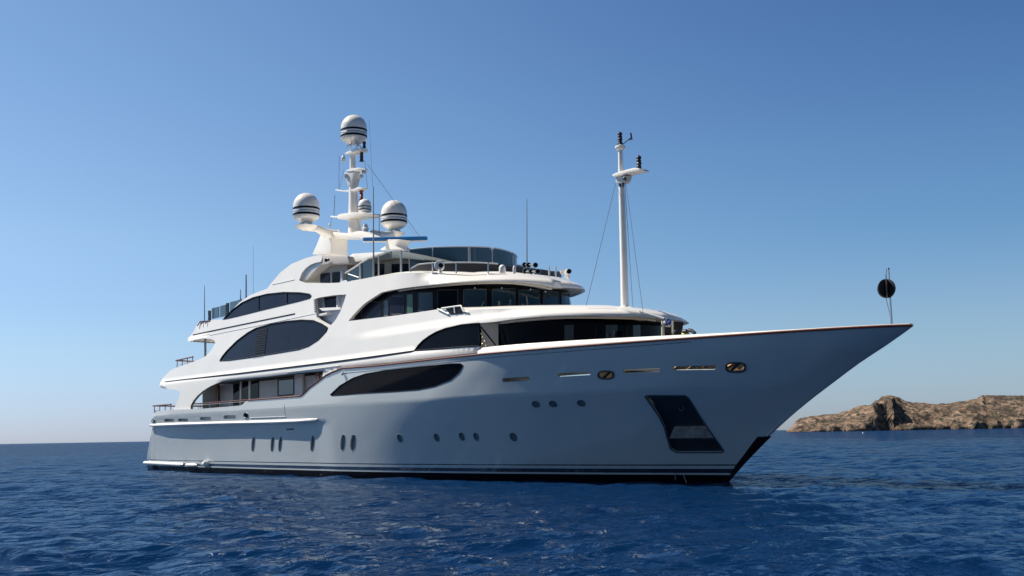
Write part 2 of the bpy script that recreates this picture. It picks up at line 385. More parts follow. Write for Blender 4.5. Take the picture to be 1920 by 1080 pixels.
def oval(surf,u,v,w,h,n=20,p=2.,tilt=0):
    return surf.px([(u+w/2*math.copysign(abs(math.cos(q))**(2/p),math.cos(q))+tilt*math.sin(q)*h/2, v+h/2*math.copysign(abs(math.sin(q))**(2/p),math.sin(q))) for q in [2*math.pi*i/n for i in range(n)]])
# ================================================================ the yacht
yacht=empty('motor_yacht'); tag(yacht,'large white three-deck motor yacht with two masts, anchored on the blue sea','yacht')
# ---- hull -------------------------------------------------------
ZS=lambda x:5.05
top_px=[(285,771.7),(324,768),(357,767),(383,766),(450,760.5),(454,759),(459,754),(464,751.3),(563,743.5),(567,741),(580,727.7),(600.7,712.5),(611,704.5),(621,699.5),(641.5,691.5)]
top=HULL.px(top_px); a_end=top[-1][0]
top+=[(a,5.05+(top[-1][1]-5.05)*max(0,1-(a-a_end)/3)) for a in np.linspace(a_end+.5,49.9,60)]
outline=[(0.,-1.0)]+[(0.,z) for z in (0,.6,1.2,2.,2.9,3.4)]+[(0.05,top[0][1])]+top[1:]+[(50.,5.05)]+[(50.,z) for z in (4.5,4,3.5,3,2.5,2,1.5,1,.5,0,-1.)]
def px2(pts,s=HULL): return s.px(pts)
hull_window=[(619,740.3),(637.4,723),(661.9,708.7),(686.3,700.6),(723,694.4),(784,688),(845,682),(863,681.8),(868.6,685.3),(861.5,698.5),(845,712.8),(814.6,725),(784,731),(743,734),(682,737.6),(641.5,741),(622,742)]
HW=HULL.px(hull_window)
ports=[(475,833,7,29),(511,833,7,29),(525.5,833,7,29),(586,832,8,30),(643,830,9,31),(662,830,10,31)]
rports=[(750,822,13,17),(819,821,13,17),(866,819,13,17),(893,819,13,17),(963,820,17,18),(1005,758.5,19,15),(1037,758,19,15),(1090,756.5,20,15)]
PO=[oval(HULL,*p,n=18,p=2.3,tilt=-.08) for p in ports]+[oval(HULL,u,v,w*.85,h,n=16,tilt=.25) for u,v,w,h in rports]
slots_aft=[(317,788,18,5.5),(343,787.5,19,5.5),(385,785,21,6.5),(430.5,782,23,7)]
SL=[oval(HULL,*p,n=20,p=6) for p in slots_aft]
fair_aft=[(288,789.5,6,8),(461.5,779,8,10)]; FA=[oval(HULL,*p,n=14) for p in fair_aft]
def band(u0,u1,v0,v1,sk=0): return HULL.px([(u0+3,v0-(v0-v1)*0),(u0,v0+3),(u0+2,v0+8),(u1-3,v1+8),(u1,v1+5),(u1-1,v1)])
slots_fwd=[band(941,993,709,706),band(1045,1107,699.5,697),band(1167,1238,692.5,690),band(1262,1343,687,685.5)]
fair_fwd=[oval(HULL,1136,703,28,14,p=3),oval(HULL,1379.5,688.5,35,17,p=3.2)]
pocket=[(1209.5,743),(1214,741.5),(1284,741.5),(1290,745),(1357,845),(1354,848.5),(1268,848.5),(1257,842),(1251,822),(1246,802),(1236,782)]
PK=HULL.px(pocket)
hull=patch('hull',HULL,outline,HULLP,yacht,holes=[HW]+PO+SL+FA+slots_fwd+fair_fwd+[PK],off=(0,-.10),h=.34,hz=.22,mirror='both')
tag(hull,kind=None)
# transom and inner bulwark pieces
mb=MB(); zs=[-1,0,.6,1.2,2,2.9,3.4,3.85]
mb.sheet([[(XTR(z)-.25*math.cos(y/4.2*1.5),y,z) for y in np.linspace(-HULL.half(XTR(z),z)+.02,HULL.half(XTR(z),z)-.02,11)] for z in zs]); mb.build('transom',HULLP,yacht)
def ov(surf,name,lp,m,off,parent,**k): return patch(name,surf,lp,m,parent,off=off,h=k.pop('h',.5),**k)
def grow(lp,d):
    c=np.mean(lp,0); return [tuple(np.array(p)+(np.array(p)-c)/np.linalg.norm(np.array(p)-c)*d) for p in lp]
w=ov(HULL,'hull_window',grow(HW,.05),BLACKGLASS,(-.05,-.08),hull); edge(HULL,HW,.022,-.005,True).build('window_frame',BLACK,w)
for i,lp in enumerate(PO):
    p=ov(HULL,'porthole',grow(lp,.03),PORTG,(-.05,-.09),hull); edge(HULL,lp,.009,0.0,True,step=.3).build('porthole_rim',PALE,p)
for i,lp in enumerate(SL): ov(HULL,'freeing_port',grow(lp,.03),[PALE,PALE,GREY,GREY][i] if 0 else [GREY,GREY,PALE,PALE][i],(-.16,-.2),hull)
for i,lp in enumerate(FA):
    p=ov(HULL,'fairlead',grow(lp,.02),BLACK,(-.07,-.1),hull); edge(HULL,lp,.03,.01,True).build('fairlead_rim',DARK,p)
for i,lp in enumerate(slots_fwd):
    p=ov(HULL,'bulwark_slot',grow(lp,.50),SLOTC if i<3 else GOLDP,(-.50,-.56),hull)
    if i==3:
        q=MB(); A_=np.array(lp); xs=np.linspace(A_[:,0].min()+.15,A_[:,0].max()-.1,9)
        for j,a in enumerate(xs): q.tube([HULL.P(a,A_[:,1].mean()-.14,-.1),HULL.P(a+.04*(j%2),A_[:,1].mean()+.1,-.2)],.035+.02*(j%3==0),6)
        q.build('mooring_roller',mat('worn_brass',(.30,.19,.09),.4,metal=.5,var=.5,vscale=9),p)
for i,lp in enumerate(fair_fwd):
    p=ov(HULL,'fairlead',grow(lp,.25),[GOLDP,BRONZEP][i],(-.5,-.56),hull); edge(HULL,lp,.035,.01,True).build('fairlead_rim',DARK,p)
    A_=np.array(lp); a0,a1=A_[:,0].min(),A_[:,0].max(); zc=A_[:,1].mean(); q=MB()
    q.tube([HULL.P(a0*.45+a1*.55,zc-.16,-.12),HULL.P(a0*.5+a1*.5,zc+.16,-.12)],.05,8); q.build('roller',DARK,p)
    if i==1:
        MB().tube([HULL.P(a0*.75+a1*.25,zc-.1,-.16),HULL.P(a0*.62+a1*.38,zc+.12,-.16)],.08,8).build('bollard',BRONZE,p)
        MB().tube([HULL.P(a0*.28+a1*.72,zc-.1,-.2),HULL.P(a0*.28+a1*.72,zc+.1,-.2)],.12,8).build('bollard',BRONZE,p)
# anchor pocket: recessed dark box with a shelf
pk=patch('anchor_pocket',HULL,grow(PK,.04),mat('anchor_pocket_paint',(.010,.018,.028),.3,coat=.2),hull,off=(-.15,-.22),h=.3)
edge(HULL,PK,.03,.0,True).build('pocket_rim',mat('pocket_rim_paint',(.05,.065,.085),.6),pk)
shelf=HULL.px([(1263,804),(1326,803),(1337,822),(1254,823)])
patch('anchor_shelf',HULL,shelf,mat('stainless_shelf',(.42,.38,.34),.45,metal=.5,var=.3,vscale=5),pk,off=(-.04,-.15),h=.3)
q=MB()
for i in range(14):
    a=HULL.hit(1256+i*6.1,826.5); q.lathe(HULL.P(*a,-.14),[(.022,0),(.022,.02),(.001,.03)],8,axis=HULL.N(*a))
q.tube([HULL.P(*HULL.hit(1256+i*6.1,826.5),-.145) for i in range(14)],.008,5); q.build('rivet_strip',mat('dull_steel',(.2,.2,.21),.5,metal=.8),pk)
an=HULL.hit(1276,769); c=HULL.P(*an,-.13); q=MB(); q.tube([c+Vector((math.cos(t)*.11,0,math.sin(t)*.11)) for t in np.linspace(0,6.28,14)[:-1]],.018,6,closed=True); q.build('hawse_ring',mat('dark_steel',(.06,.07,.08),.4,metal=.6),pk)
# black stem guard
sg=[HULL.coord(x,z) for x,z in((0,0),)]
sgp=[(1420,819),(1407,836),(1393,855),(1380,872),(1368,890),(1357,909)]
lp=HULL.px(sgp); lp=[(a,z) for a,z in lp if z>-.3]; 
lp=[(lp[0][0],lp[0][1])]+lp[1:]+[(lp[-1][0],-.8),(49.99,-.8)]+[(49.99,z) for z in(0,.5,1,1.5)]+[(49.99,1.68)]
patch('stem_guard',HULL,lp,mat('black_antifouling',(.006,.007,.011),.5,spec=.15),hull,off=(.05,-.02),h=.25,mirror='both')
for u0,v0,u1,v1 in((1281,888,1288,905),(1266,886,1267,900)):
    a=HULL.hit(u0,v0); b=HULL.hit(u1,v1); MB().tube([HULL.P(*a,.02),HULL.P(*b,.03)],.018,6).build('draught_mark',GREY,hull)
# teak rubbing rail along the sheer and over the aft bulwark
shx=[(a,z+.015) for a,z in top[12:]]+[(49.98,5.065)]
edge(HULL,shx,.045,.015,step=.4).build('sheer_rail',TEAK,hull)
edge(HULL,[(a,z+.02) for a,z in top[7:13]],.045,0.,step=.2).build('bulwark_rail',TEAK,hull)
gl=[HULL.hit(u,v) for u,v in((640,700),(737,690.5),(900,672),(1040,661),(1180,650),(1296,641))]
edge(HULL,gl,.014,.004,step=.5).build('paint_groove',mat('groove_shadow_paint',(.18,.22,.28),.4),hull)
# white bulwark capping above the rail, forward half
capz=interp([(30,.26),(36,.26),(41,.21),(45,.13),(48,.06),(50,.03),(52.7,.02)])
aa=np.linspace(HULL.coord(36.6,5.05),49.95,90); rows=[[],[],[],[]]
for a in aa:
    p=HULL.P(a,5.05); p.y+=.10*max(0,min(1,(39-p.x)/2.4)); n=Vector((0,1,0)) if p.x<40 else (Vector((0,1,0))*.9+Vector((-.4,0,0))).normalized(); hgt=capz(p.x)
    w_=min(.3,abs(p.y)*.8)
    rows[0].append(p+Vector((0,0,.05))); rows[1].append(p+n*.05+Vector((0,0,.05+hgt*.85))); rows[2].append(p+n*(.05+w_*.25)+Vector((0,0,.05+hgt))); rows[3].append(p+n*w_+Vector((0,0,.0+hgt*.8)))
q=MB(); q.sheet(rows); q.sheet([[Vector((p.x,-p.y,p.z)) for p in r] for r in rows]); q.build('bulwark_cap',WHITE,hull,smooth=60)
# foredeck
fd=[(x,-HULL.half(x,3.9)+.75) for x in np.linspace(30,48.3,30)]; fd=fd+[(x,-y) for x,y in fd[::-1]]
MB().slab(fd,3.95,4.05).build('foredeck',DECK,hull)
# stern ledge (spray rail)
lg=[(a,z) for a,z in HULL.px([(283,797),(350,794.5),(420,792.5),(500,790.5),(560,788.5),(594,787)])]
q=MB(); rr=[[],[],[],[],[]]
L0=resample(lg,.4)[:]; 
N_=60
for i in range(N_):
    t=i/(N_-1); a=lg[0][0]+(lg[-1][0]-lg[0][0])*t; z=float(np.interp(a,[p[0] for p in lg],[p[1] for p in lg])); k=min(1,(1-t)*12)**.5 if t>.9 else 1; k=max(k,.05)
    for j,(o,dz) in enumerate(((-.02,.085),(.06,.065),(.12,.015),(.115,-.03),(-.02,-.06))): rr[j].append(HULL.P(a,z+dz,o*k))
q.sheet(rr); q.sheet([[Vector((p.x,-p.y,p.z)) for p in r] for r in rr]); q.build('spray_ledge',WHITE,hull,smooth=50)
g1=HULL.hit(538,805); g2=HULL.hit(551,804.5); edge(HULL,[g1,g2],.03,.01).build('exhaust_slot',BLACK,hull)
g1=HULL.hit(470,783.5); g2=HULL.hit(536,781); edge(HULL,[g1,g2],.02,.01).build('door_seam',PALE,hull)
for p in((533,758,535,782),):
    a=HULL.hit(p[0],p[1]); b=HULL.hit(p[2],p[3]); edge(HULL,[a,b],.012,.0).build('door_seam',PALE,hull)
q=MB(); c=HULL.P(*HULL.hit(645,701),.05); q.lathe(c,[(.06,0),(.09,.04),(.05,.1)],10,axis=(0,-1,.2)); q.tube([c+Vector((-.1,0,.05)),c+Vector((.12,-.05,.05))],.03,6); q.build('boat_hook_fitting',PALE,hull)
# ---- side shell (upper works) ----------------------------------------
cutx=26.8
A_up=[(298,725),(301,716),(305,709),(312,702),(322,692.5),(340,686.5),(362,678.5),(380,671),(386,667.5),(393,660),(400,650),(403.5,643),(402,638),(395,635.5),(382,634.5),(366,637),(355,640.5),(351.5,639.5),(352,634),(358,628.5),(364,620),(368,611),(372,605),(385,602.5),(400,600),(413,599),(418,598),
 (431,585),(449,567),(469.6,553),(500.7,541),(511,528)]
A_top2=[(560.5,525.5),(568,530.4),(590,530.6),(620,530.7),(640,529.8),(648,528.7)]
A_fwd_top=[(654,602),(700,596.5),(746.7,591),(790,584.5),(820.7,580),(850,580.5),(881,580.5),(942,578.7),(1000,577.4),(1070.5,576.8),(1120,576.8),(1161.8,577.5)]
A_fwd_low=[(1244,598.5),(1223.8,595.7),(1190,593.6),(1155,592.8),(1120,592),(1086,592),(1050,592.4),(1017.5,593.4),(994,595.3),(971.7,597.2),(950,600),(932,602.8),(915,604.6),(898,605.8)]
A_arch=[(865.5,609),(835,616),(818,622.5),(804.4,630.3),(793,638.5),(784,647.6),(776,657.8)]
A_cap=[(835,653),(898,648.6),(898,661.5),(820,670),(737,679.8),(680,685.5),(641.5,689.5),(621,698),(611,703.5),(604.5,708.5),(605.8,695.5),(560,699.5),(500,706.5),(447,711.7),(430,713),(417,715.5),(405,719.5),(393,725),(380,733.5),(370,742.5),(363,751),(358,760),(357,768),(340,769.5),(324,769.5),(331,757),(336,745),(338,735),(330,731),(312,729.5)]
def zat(surf,pts):  # z as function of s from pixel hits
    l=sorted(surf.px(pts)); return interp([(a+i*1e-4,z) for i,(a,z) in enumerate(l)])
up=SA.px(A_up); t2=SA.px(A_top2); ft=SA.px(A_fwd_top); fl=SA.px(A_fwd_low)
sc_cut=t2[-1][0]; 
# buttress top (hardtop wing) belongs to this surface up to the wing's front edge
wing=SA.px([(526.6,510),(547,494.4),(573,484),(590,479.6),(603,477.8),(604,484),(602,490.5),(590,493),(581,497),(573,503),(566,511.5)])
# forward of the visible part the bands run level to the centreline
s_last=fl[0][0]; z_last=fl[0][1]; zt_last=ft[-1][1]
nose_low=[(s,z_last) for s in np.linspace(s_last+.5,SA.S,14)][::-1]
nose_top=[(s,zt_last+(z_last+.36-zt_last)*min(1,(s-ft[-1][0])/max(1.5,(SA.S*.85-ft[-1][0])))**.7) for s in np.linspace(ft[-1][0]+.5,SA.S,16)]
A_out=up+wing+t2+[(ft[0][0]-.02,t2[-1][1]-.4)]+ft+nose_top+nose_low+fl+SA.px(A_arch)+SA.px(A_cap)
# cut line between this shell and the wheelhouse visor shell
B_low=[(654,600.5),(661,592),(672.6,579.5),(683,569.5),(695,561),(715,548.5),(730,544.8),(746.7,541.8),(765,539),(783.7,536.7),(820,533.2),(857.8,529.8),(901.5,527.8),(930,527.4),(962.6,528),(1000,531.7),(1023.7,535.2),(1040,539)]
B_top=[(648,528.7),(655,527.6),(672.6,524.8),(700,519.6),(737,513.3),(760,511.5),(783.7,510.7),(857.8,510),(901,510.3),(962.6,513.3),(1003,518),(1030,520.6)]
bl=SB.px(B_low); bt=SB.px(B_top)
lens2=[(412,676.4),(417,668),(425.5,657.7),(443.7,639.6),(464.4,624),(480,615.5),(508.5,607.5),(537,602.5),(565.5,600),(588.8,601),(604.4,607),(613,612),(614.7,614.5),(612,621),(596.6,637),(578.5,648.6),(560.3,655),(521.4,661.6),(469.6,670),(430.7,675.3)]
lens3=[(417.8,598.8),(436,581),(454,567.5),(474.8,558),(500.7,551.5),(531.8,548.3),(563,549),(580,551.5),(583.8,554.5),(581,558.5),(560.3,564.4),(495.5,580),(443.7,593)]
notch=[(590,560.5),(600,557.5),(625,553.5),(649,552),(646,563),(638,585),(627.7,602),(621,609),(617.5,610.5),(610,606.5),(597.5,599.5),(593.5,594)]
L2=SA.px(lens2); L3=SA.px(lens3); NT=SA.px(notch)
shell=patch('superstructure_side',SA,A_out,WHITE,yacht,holes=[L2,L3,NT],off=(0,-.16),h=.33,hz=.25,mirror='both')
# the visor shell
bsl=bl[-1]; bst=bt[-1]
nl=[(s,bsl[1]) for s in np.linspace(bsl[0]+.4,SB.S,16)][::-1]
ntp=[(s,bst[1]+(bsl[1]+.46-bst[1])*min(1,(s-bst[0])/1.8)) for s in np.linspace(bst[0]+.2,SB.S,18)]
visor=patch('wheelhouse_visor',SB,[ (t2[-1][0],t2[-1][1])]+bt[1:]+ntp+nl+bl[::-1]+[(ft[0][0]-.02,t2[-1][1]-.4)],WHITE,yacht,off=(0,-.16),h=.33,hz=.25,mirror='both')
# roof sheets: rim then rising inboard
def roof(name,surf,s0,zr,crown,m,parent,inner=.82,n=46,aftx=None):
    rows=[]
    ss=list(np.linspace(s0,surf.S-.01,n))
    for k,(sc1,dz,up_) in enumerate(((1,-.01,0),(.98,.04,.14),(.93,.09,.42),(.85,.14,.75),(.72,.18,.95),(.5,crown*.8,1),(0.02,crown,1))):
        row=[]
        for s in ss:
            p=surf.P(s,zr(s),-.02); x=p.x if p.x<surf.xc else surf.xc+(p.x-surf.xc)*sc1
            row.append(Vector((x,p.y*sc1,zr(s)+dz+(zr(ss[0]+1)-zr(s))*up_*.28)))
        rows.append(row)
    q=MB(); q.sheet(rows); q.sheet([[Vector((p.x,-p.y,p.z)) for p in r] for r in rows]); return q.build(name,m,parent,smooth=60)
zA=interp(sorted([(a+1e-4*i,z) for i,(a,z) in enumerate(ft[3:]+nose_top)])); roof('forward_roof',SA,ft[4][0],zA,.34,WHITE,shell)
zB=interp(sorted([(a+1e-4*i,z) for i,(a,z) in enumerate(bt+ntp)])); roof('visor_roof',SB,bt[1][0],zB,.12,WHITE,visor)
def ribbon(name,fa,fb,n,m,parent,th=0):
    r0=[fa(i/(n-1)) for i in range(n)]; r1=[fb(i/(n-1)) for i in range(n)]; q=MB()
    rows=[r0,r1]
    if th: rows=[r0,r1,[p+Vector((0,0,th)) for p in r1],[p+Vector((0,0,th)) for p in r0],r0]
    q.sheet(rows); q.sheet([[Vector((p.x,-p.y,p.z)) for p in r] for r in rows]); return q.build(name,m,parent)
zbl=interp(sorted([(a+1e-4*i,z) for i,(a,z) in enumerate(bl[5:]+nl)]))
s0=bl[5][0]; b0=SBW.coord(SB.P(s0,8).x,8)
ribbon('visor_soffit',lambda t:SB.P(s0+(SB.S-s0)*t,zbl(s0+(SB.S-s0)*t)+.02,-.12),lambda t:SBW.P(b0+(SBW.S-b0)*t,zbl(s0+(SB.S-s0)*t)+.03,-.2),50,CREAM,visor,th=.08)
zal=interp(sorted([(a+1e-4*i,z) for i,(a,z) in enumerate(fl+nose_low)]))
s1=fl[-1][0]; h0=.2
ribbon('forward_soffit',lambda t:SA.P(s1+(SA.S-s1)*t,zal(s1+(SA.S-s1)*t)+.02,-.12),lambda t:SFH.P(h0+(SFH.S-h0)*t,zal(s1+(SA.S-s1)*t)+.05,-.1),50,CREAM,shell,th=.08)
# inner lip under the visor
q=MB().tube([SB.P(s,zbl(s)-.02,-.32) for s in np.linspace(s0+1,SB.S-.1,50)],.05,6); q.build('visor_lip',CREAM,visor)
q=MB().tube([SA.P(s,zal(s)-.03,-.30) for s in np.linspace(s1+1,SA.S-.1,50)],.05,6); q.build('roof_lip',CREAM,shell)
# ---- glass in the shell ------------------------------------------------
w=ov(SA,'saloon_window',grow(L2,.05),NAVYGLASS,(-.03,-.07),shell); edge(SA,L2,.035,.0,True).build('window_frame',BLACK,w)
q=MB()
for i in range(12):
    v=617+i*4.6; u=491-i*.55; dx=20
    a=SA.hit(u-dx/2,v+1.6); b=SA.hit(u+dx/2,v-1.6); p,q2=SA.P(*a,-.02),SA.P(*b,-.02)
    q.add([p,q2,q2+Vector((0,-.03,-.10)),p+Vector((0,-.03,-.10)),p+Vector((0,.03,0)),q2+Vector((0,.03,0))],[(0,1,2,3),(4,5,1,0),(3,2,5,4)])
q.build('louvre',BLACK,w)
w=ov(SA,'lounge_window',grow(L3,.05),NAVYGLASS,(-.03,-.07),shell); edge(SA,L3,.035,.0,True).build('window_frame',BLACK,w)
for u,v0,v1 in((485,555,583),(538,548,570)): edge(SA,[SA.hit(u,v0),SA.hit(u,v1)],.03,-.02).build('mullion',BLACK,w)
arch=[(776,657.8),(784,647.6),(793,638.5),(804.4,630.3),(818,622.5),(835,616),(865.5,609),(898,605.8),(898,648.6),(835,653)]
AW=SA.px(arch); w=ov(SA,'dining_window',grow(AW,.04),BLACKGLASS,(-.04,-.08),shell); edge(SA,AW,.03,.0,True).build('window_frame',BLACK,w)
# stripes on the shell (rubber rub strips)
def strip(pts,r,m=BLACK,off=.0): return edge(SA,SA.px(pts),r,off,step=.5).build('rub_strip',m,shell)
strip([(310,716),(450,699.8),(600,681.4),(700,668.5),(776,658)],.035); strip([(362,628),(430,613.5),(500,599),(553,588.2)],.035)
strip([(394,628.5),(480,611.5),(560,594.5),(594,587.5)],.018,PALE); strip([(538,698.3),(590,692),(638,685.5)],.022,PALE); strip([(366,632),(378,629.5),(393,627)],.02,GREY)
strip([(511,533.5),(530,529.5),(552,524.5)],.022,PALE)
# ---- notch with side light screen, inner wall
patch('side_recess_wall',SA,grow(NT,.8),mat('recess_shaded_white',(.60,.66,.76),.5,var=.03),shell,off=(-.42,-.5),h=.5)  # white wall tinted pale blue: the recess shade is put into its colour
fr=SA.px([(598,557.5),(621.5,554.8),(621.5,577),(600.5,577.5)]); w=patch('recess_window',SA,fr,BLACKGLASS,shell,off=(-.28,-.43),h=.5)
fr=SA.px([(594.5,577.5),(634,575.5),(634,580),(601,582.5)]); patch('recess_shelf',SA,fr,WHITE,shell,off=(-.10,-.43),h=.5)
fr=SA.px([(621.8,554.6),(624.5,554.4),(624.5,576.8),(621.8,577)]); patch('recess_post',SA,fr,PALE,shell,off=(-.26,-.43),h=.5)
q=MB()
for i in range(7):
    a=SA.hit(590.4+i*.25,562+i*3.6); q.tube([SA.P(a[0]-.1,a[1],.01),SA.P(a[0]+.06,a[1],.01)],.03,6)
q.build('vent_grille',GREY,shell)
# ---- wheelhouse windows -------------------------------------------------
bw=[(640,604),(655,560)]
lo=[(SBW.hit(u,v)) for u,v in((660,604),(746,594),(821,583),(900,583),(1000,581),(1066,580))]
zlo=7.0
s_a=SBW.coord(26.3,7.5)
wh=patch('wheelhouse',SBW,[(s_a,7.0)]+[(s,6.8) for s in np.linspace(s_a+1,SBW.S,20)]+[(s,8.75) for s in np.linspace(SBW.S,s_a+1,20)]+[(s_a,8.75)],mat('wheelhouse_dark',(.006,.006,.009),.12,spec=.12),yacht,off=(0,-.1),h=.5,mirror='both')
def pane(x0,x1,yt,yb,m,tint='window'):
    lp=SBW.wrap([(x0,yt+.6),(x1,yt),(x1,yb),(x0,yb+.5)]); o=patch('wheelhouse_window',SBW,lp,m,wh,off=(.012,-.05),h=.5)
    edge(SBW,lp,.014,.012,True).build('window_frame',mat('frame_dark_grey',(.07,.08,.085),.4),o); return o
for a in((869,911.7,542,579,TEALGLASS),(923,965.6,541.5,578.5,TEALGLASS),(972.7,1011.4,543.5,578,TEALGLASS),(1018.6,1046,546.5,578,TEALGLASS),(1052,1064.5,549.5,577,TEALGLASS),(821,858.7,543.5,580,BLACKGLASS),(784.6,811.5,548.5,583,TEALGLASS),(763,774.4,552,587,GREENGLASS),(720.5,728.5,563,592,TEALGLASS),(733,757,555,589,NAVYGLASS),(679,714,566,597,NAVYGLASS)): pane(*a)
for u,v,u2,v2 in((901,579,908,566),(951,579,958,563),(1009,577,1011,568)):
    a=SBW.hit(u,v); b=SBW.hit(u2,v2); edge(SBW,[a,b],.018,.05).build('window_wiper',STEEL,wh)
for u,v in((891,540.5),(941,540.5),(994,543),(1034,546.5)):
    a=SBW.hit(u,v); MB().lathe(SBW.P(*a,.03),[(.04,-.03),(.045,.03),(.02,.05)],8).build('window_lamp',STEEL,wh)
# ---- forward deckhouse -------------------------------------------------
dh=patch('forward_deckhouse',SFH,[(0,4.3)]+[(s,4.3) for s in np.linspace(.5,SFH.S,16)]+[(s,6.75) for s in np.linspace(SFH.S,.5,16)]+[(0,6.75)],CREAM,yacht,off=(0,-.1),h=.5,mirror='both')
fw=SFH.px([(935,648),(935,608),(960,606),(990,603),(1030,600),(1086,597),(1155,597),(1200,599),(1239,601)])
e=fw[-1]; lp=fw+[(s,e[1]) for s in np.linspace(e[0]+.4,SFH.S,6)]+[(SFH.S,5.35)]+[(s,5.35) for s in np.linspace(SFH.S-.4,fw[0][0]+.3,10)]
g=patch('deckhouse_window',SFH,lp,BLACKGLASS,dh,off=(.02,-.06),h=.5,mirror='both')
for u,m,w_ in((953,BLACK,3),(1067,NAVYGLASS,17),(1117,BLACK,3),(1174,BLACK,3),(1195,NAVYGLASS,18),(1219.5,BLACK,3),(1146,NAVYGLASS,22)):
    lp=SFH.px([(u-w_/2,608 if m is BLACK else 610),(u+w_/2,607 if m is BLACK else 609),(u+w_/2,642),(u-w_/2,643)]); patch('window_pane',SFH,lp,m if m is BLACK else mat('interior_tint_glass',(.010,.012,.022),.05),g,off=(.03,.0),h=.5)
# transverse wall beside the deckhouse
x=36.75; MB().slab([(36.4,-4.66),(36.6,-4.66),(37.0,-4.05),(36.7,-4.05)],4.3,6.36).build('side_wall',mat('warm_white_wall',(.62,.57,.50),.5,var=.05),dh)
p=Y(902,613,-4.75); q_=Y(929,647,-4.45); MB().tube([p,q_],.03,6).build('stair_handrail',BLACK,dh)
for i,(u,v,r) in enumerate(((903,626,2.4),(905,633,3),(909,640,2.8),(905,645,3.4),(911,648,2.5))):
    c=Y(u,v,-4.78); MB().lathe(c,[(.01,-.05),(r*.012,-.03),(r*.016,0),(r*.012,.03),(.01,.05)],7,axis=(1,.3*i-.5,1)).build('rope_coil',GOLD,dh)
# foredeck door frame with posts
b=Y(1252,612,-.9); s_=mpp(b)
fp=empty('deck_frame',(0,0,0),yacht)
for u,r in((1243,3.1),(1261.5,1.8)):
    p0=Y(u,628,-.9); MB().tube([Vector((p0[0],p0[1],4.3)),p0,Y(u,601.5,-.9)],r*s_,10).build('post',CREAM,fp)
P4=[Y(u,v,-.7) for u,v in((1245,629),(1262,627),(1265,603),(1245,603))]; MB().add(P4+[p+np.array([0,.5,0]) for p in P4],[(0,1,2,3),(7,6,5,4),(0,4,5,1),(1,5,6,2),(2,6,7,3),(3,7,4,0)]).build('dark_panel',BLACK,fp)
# ---- decks and inner houses --------------------------------------------
def deckpoly(x0,x1,ins,surf=SA,n=40,z=5.):
    xs=np.linspace(x0,x1,n); P=[(x,-(surf.half(x,z)-ins)) for x in xs if surf.half(x,z)-ins>0]; return P+[(x,-y) for x,y in P[::-1]]
def hp(x0,x1,ins): P=[(x,-(HULL.half0(x,2.5)-ins-.25)) for x in np.linspace(x0,x1,30)]; return P+[(x,-y) for x,y in P[::-1]]
MB().slab(hp(1.6,36,.12),2.55,2.65).build('main_deck',DECK,yacht)
zt=SA.hit(322,692.5)[1]; za=SA.hit(300,727)[1]
MB().slab(deckpoly(3.25,36,.1),za-.0,za+.14).build('upper_deck',WHITE,yacht,bevel=.03)
zb=SA.hit(353,639)[1]
MB().slab(deckpoly(7.7,24,.1,z=8.),zb,zb+.12).build('bridge_deck',WHITE,yacht,bevel=.03)
zc=SA.hit(600,531)[1]
MB().slab(deckpoly(18.5,30,.2,SB,z=9.4),zc-.6,zc-.5).build('sun_deck',WHITE,yacht)
# curved cross bulwarks at the stern ends of the decks
def cross(pts,name,m,par):
    lo=[SA.P(*SA.hit(*p)) for p in pts]; rows=[]
    for t in np.linspace(-1,1,25):
        bow=.9*(1-t*t)
        rows.append([Vector((p.x-bow,p.y*-t if 0 else p.y*t*-1*-1,p.z)) for p in lo])
    rows2=[[p+Vector((.14,0,0)) for p in r[::-1]] for r in rows]
    q=MB(); q.sheet([a+b+[a[0]] for a,b in zip(rows,rows2)]); return q.build(name,m,par)
cross([(312,729.5),(298,725),(301,716),(305,709),(312,702),(322,692.5)],'stern_bulwark',WHITE,shell)
cross([(355,640.5),(351.5,639.5),(352,634),(358,628.5),(364,620),(368,611),(372,605)],'stern_bulwark',WHITE,shell)
for nm,z0,x0 in(('upper_deck',za,3.3),('bridge_deck',zb,7.75)):
    P=[(x0+.2,-4.5)]+[(x0-.85*(1-(y/4.5)**2),y) for y in np.linspace(-4.5,4.5,14)]+[(x0+.2,4.5)]; MB().slab(P,z0+.005,z0+.135).build('deck_overhang',WHITE,shell)
# inner house on main deck, seen through the side arch
yw_=-3.75
ih=empty('main_saloon',(0,0,0),yacht)
MB().box((16.6,0,3.85),(17.2,7.5,2.5)).build('saloon_wall',mat('pale_warm_panel',(.50,.48,.46),.5,var=.05),ih)
MB().box((24.9,0,3.85),(.3,9.3,2.5)).build('saloon_bulkhead',CREAM,ih)
def wq(name,c,m,d=.03,par=ih,y=yw_-.02):
    P=[Y(u,v,y) for u,v in c]; n=len(P); V=[p-np.array([0,d,0]) for p in P]+P
    return MB().add(V,[tuple(range(n)),tuple(range(n,2*n))[::-1]]+[(i,i+n,(i+1)%n+n,(i+1)%n) for i in range(n)]).build(name,m,par)
wq('saloon_door',[(438,762),(450,760),(450,719),(438,720.5)],BLACKGLASS); wq('saloon_door',[(455,760),(467,758),(467,716.5),(455,718)],BLACKGLASS); wq('saloon_door',[(472,748),(485,746),(485,714.5),(472,716)],BLACKGLASS)
wd=wq('saloon_window',[(521,743),(552,740),(552,708.5),(521,711.5)],BLACK); wq('pane',[(523.5,741),(550.5,738.4),(550.5,711),(523.5,713.8)],TEALGLASS,.02,wd,yw_-.06)
wq('wood_column',[(408,765),(412,764.5),(412,717),(408,717.5)],TEAK,.1); 
wq('grey_screen',[(381,768),(406,766),(406,719),(381,735)],GREY,.05); 
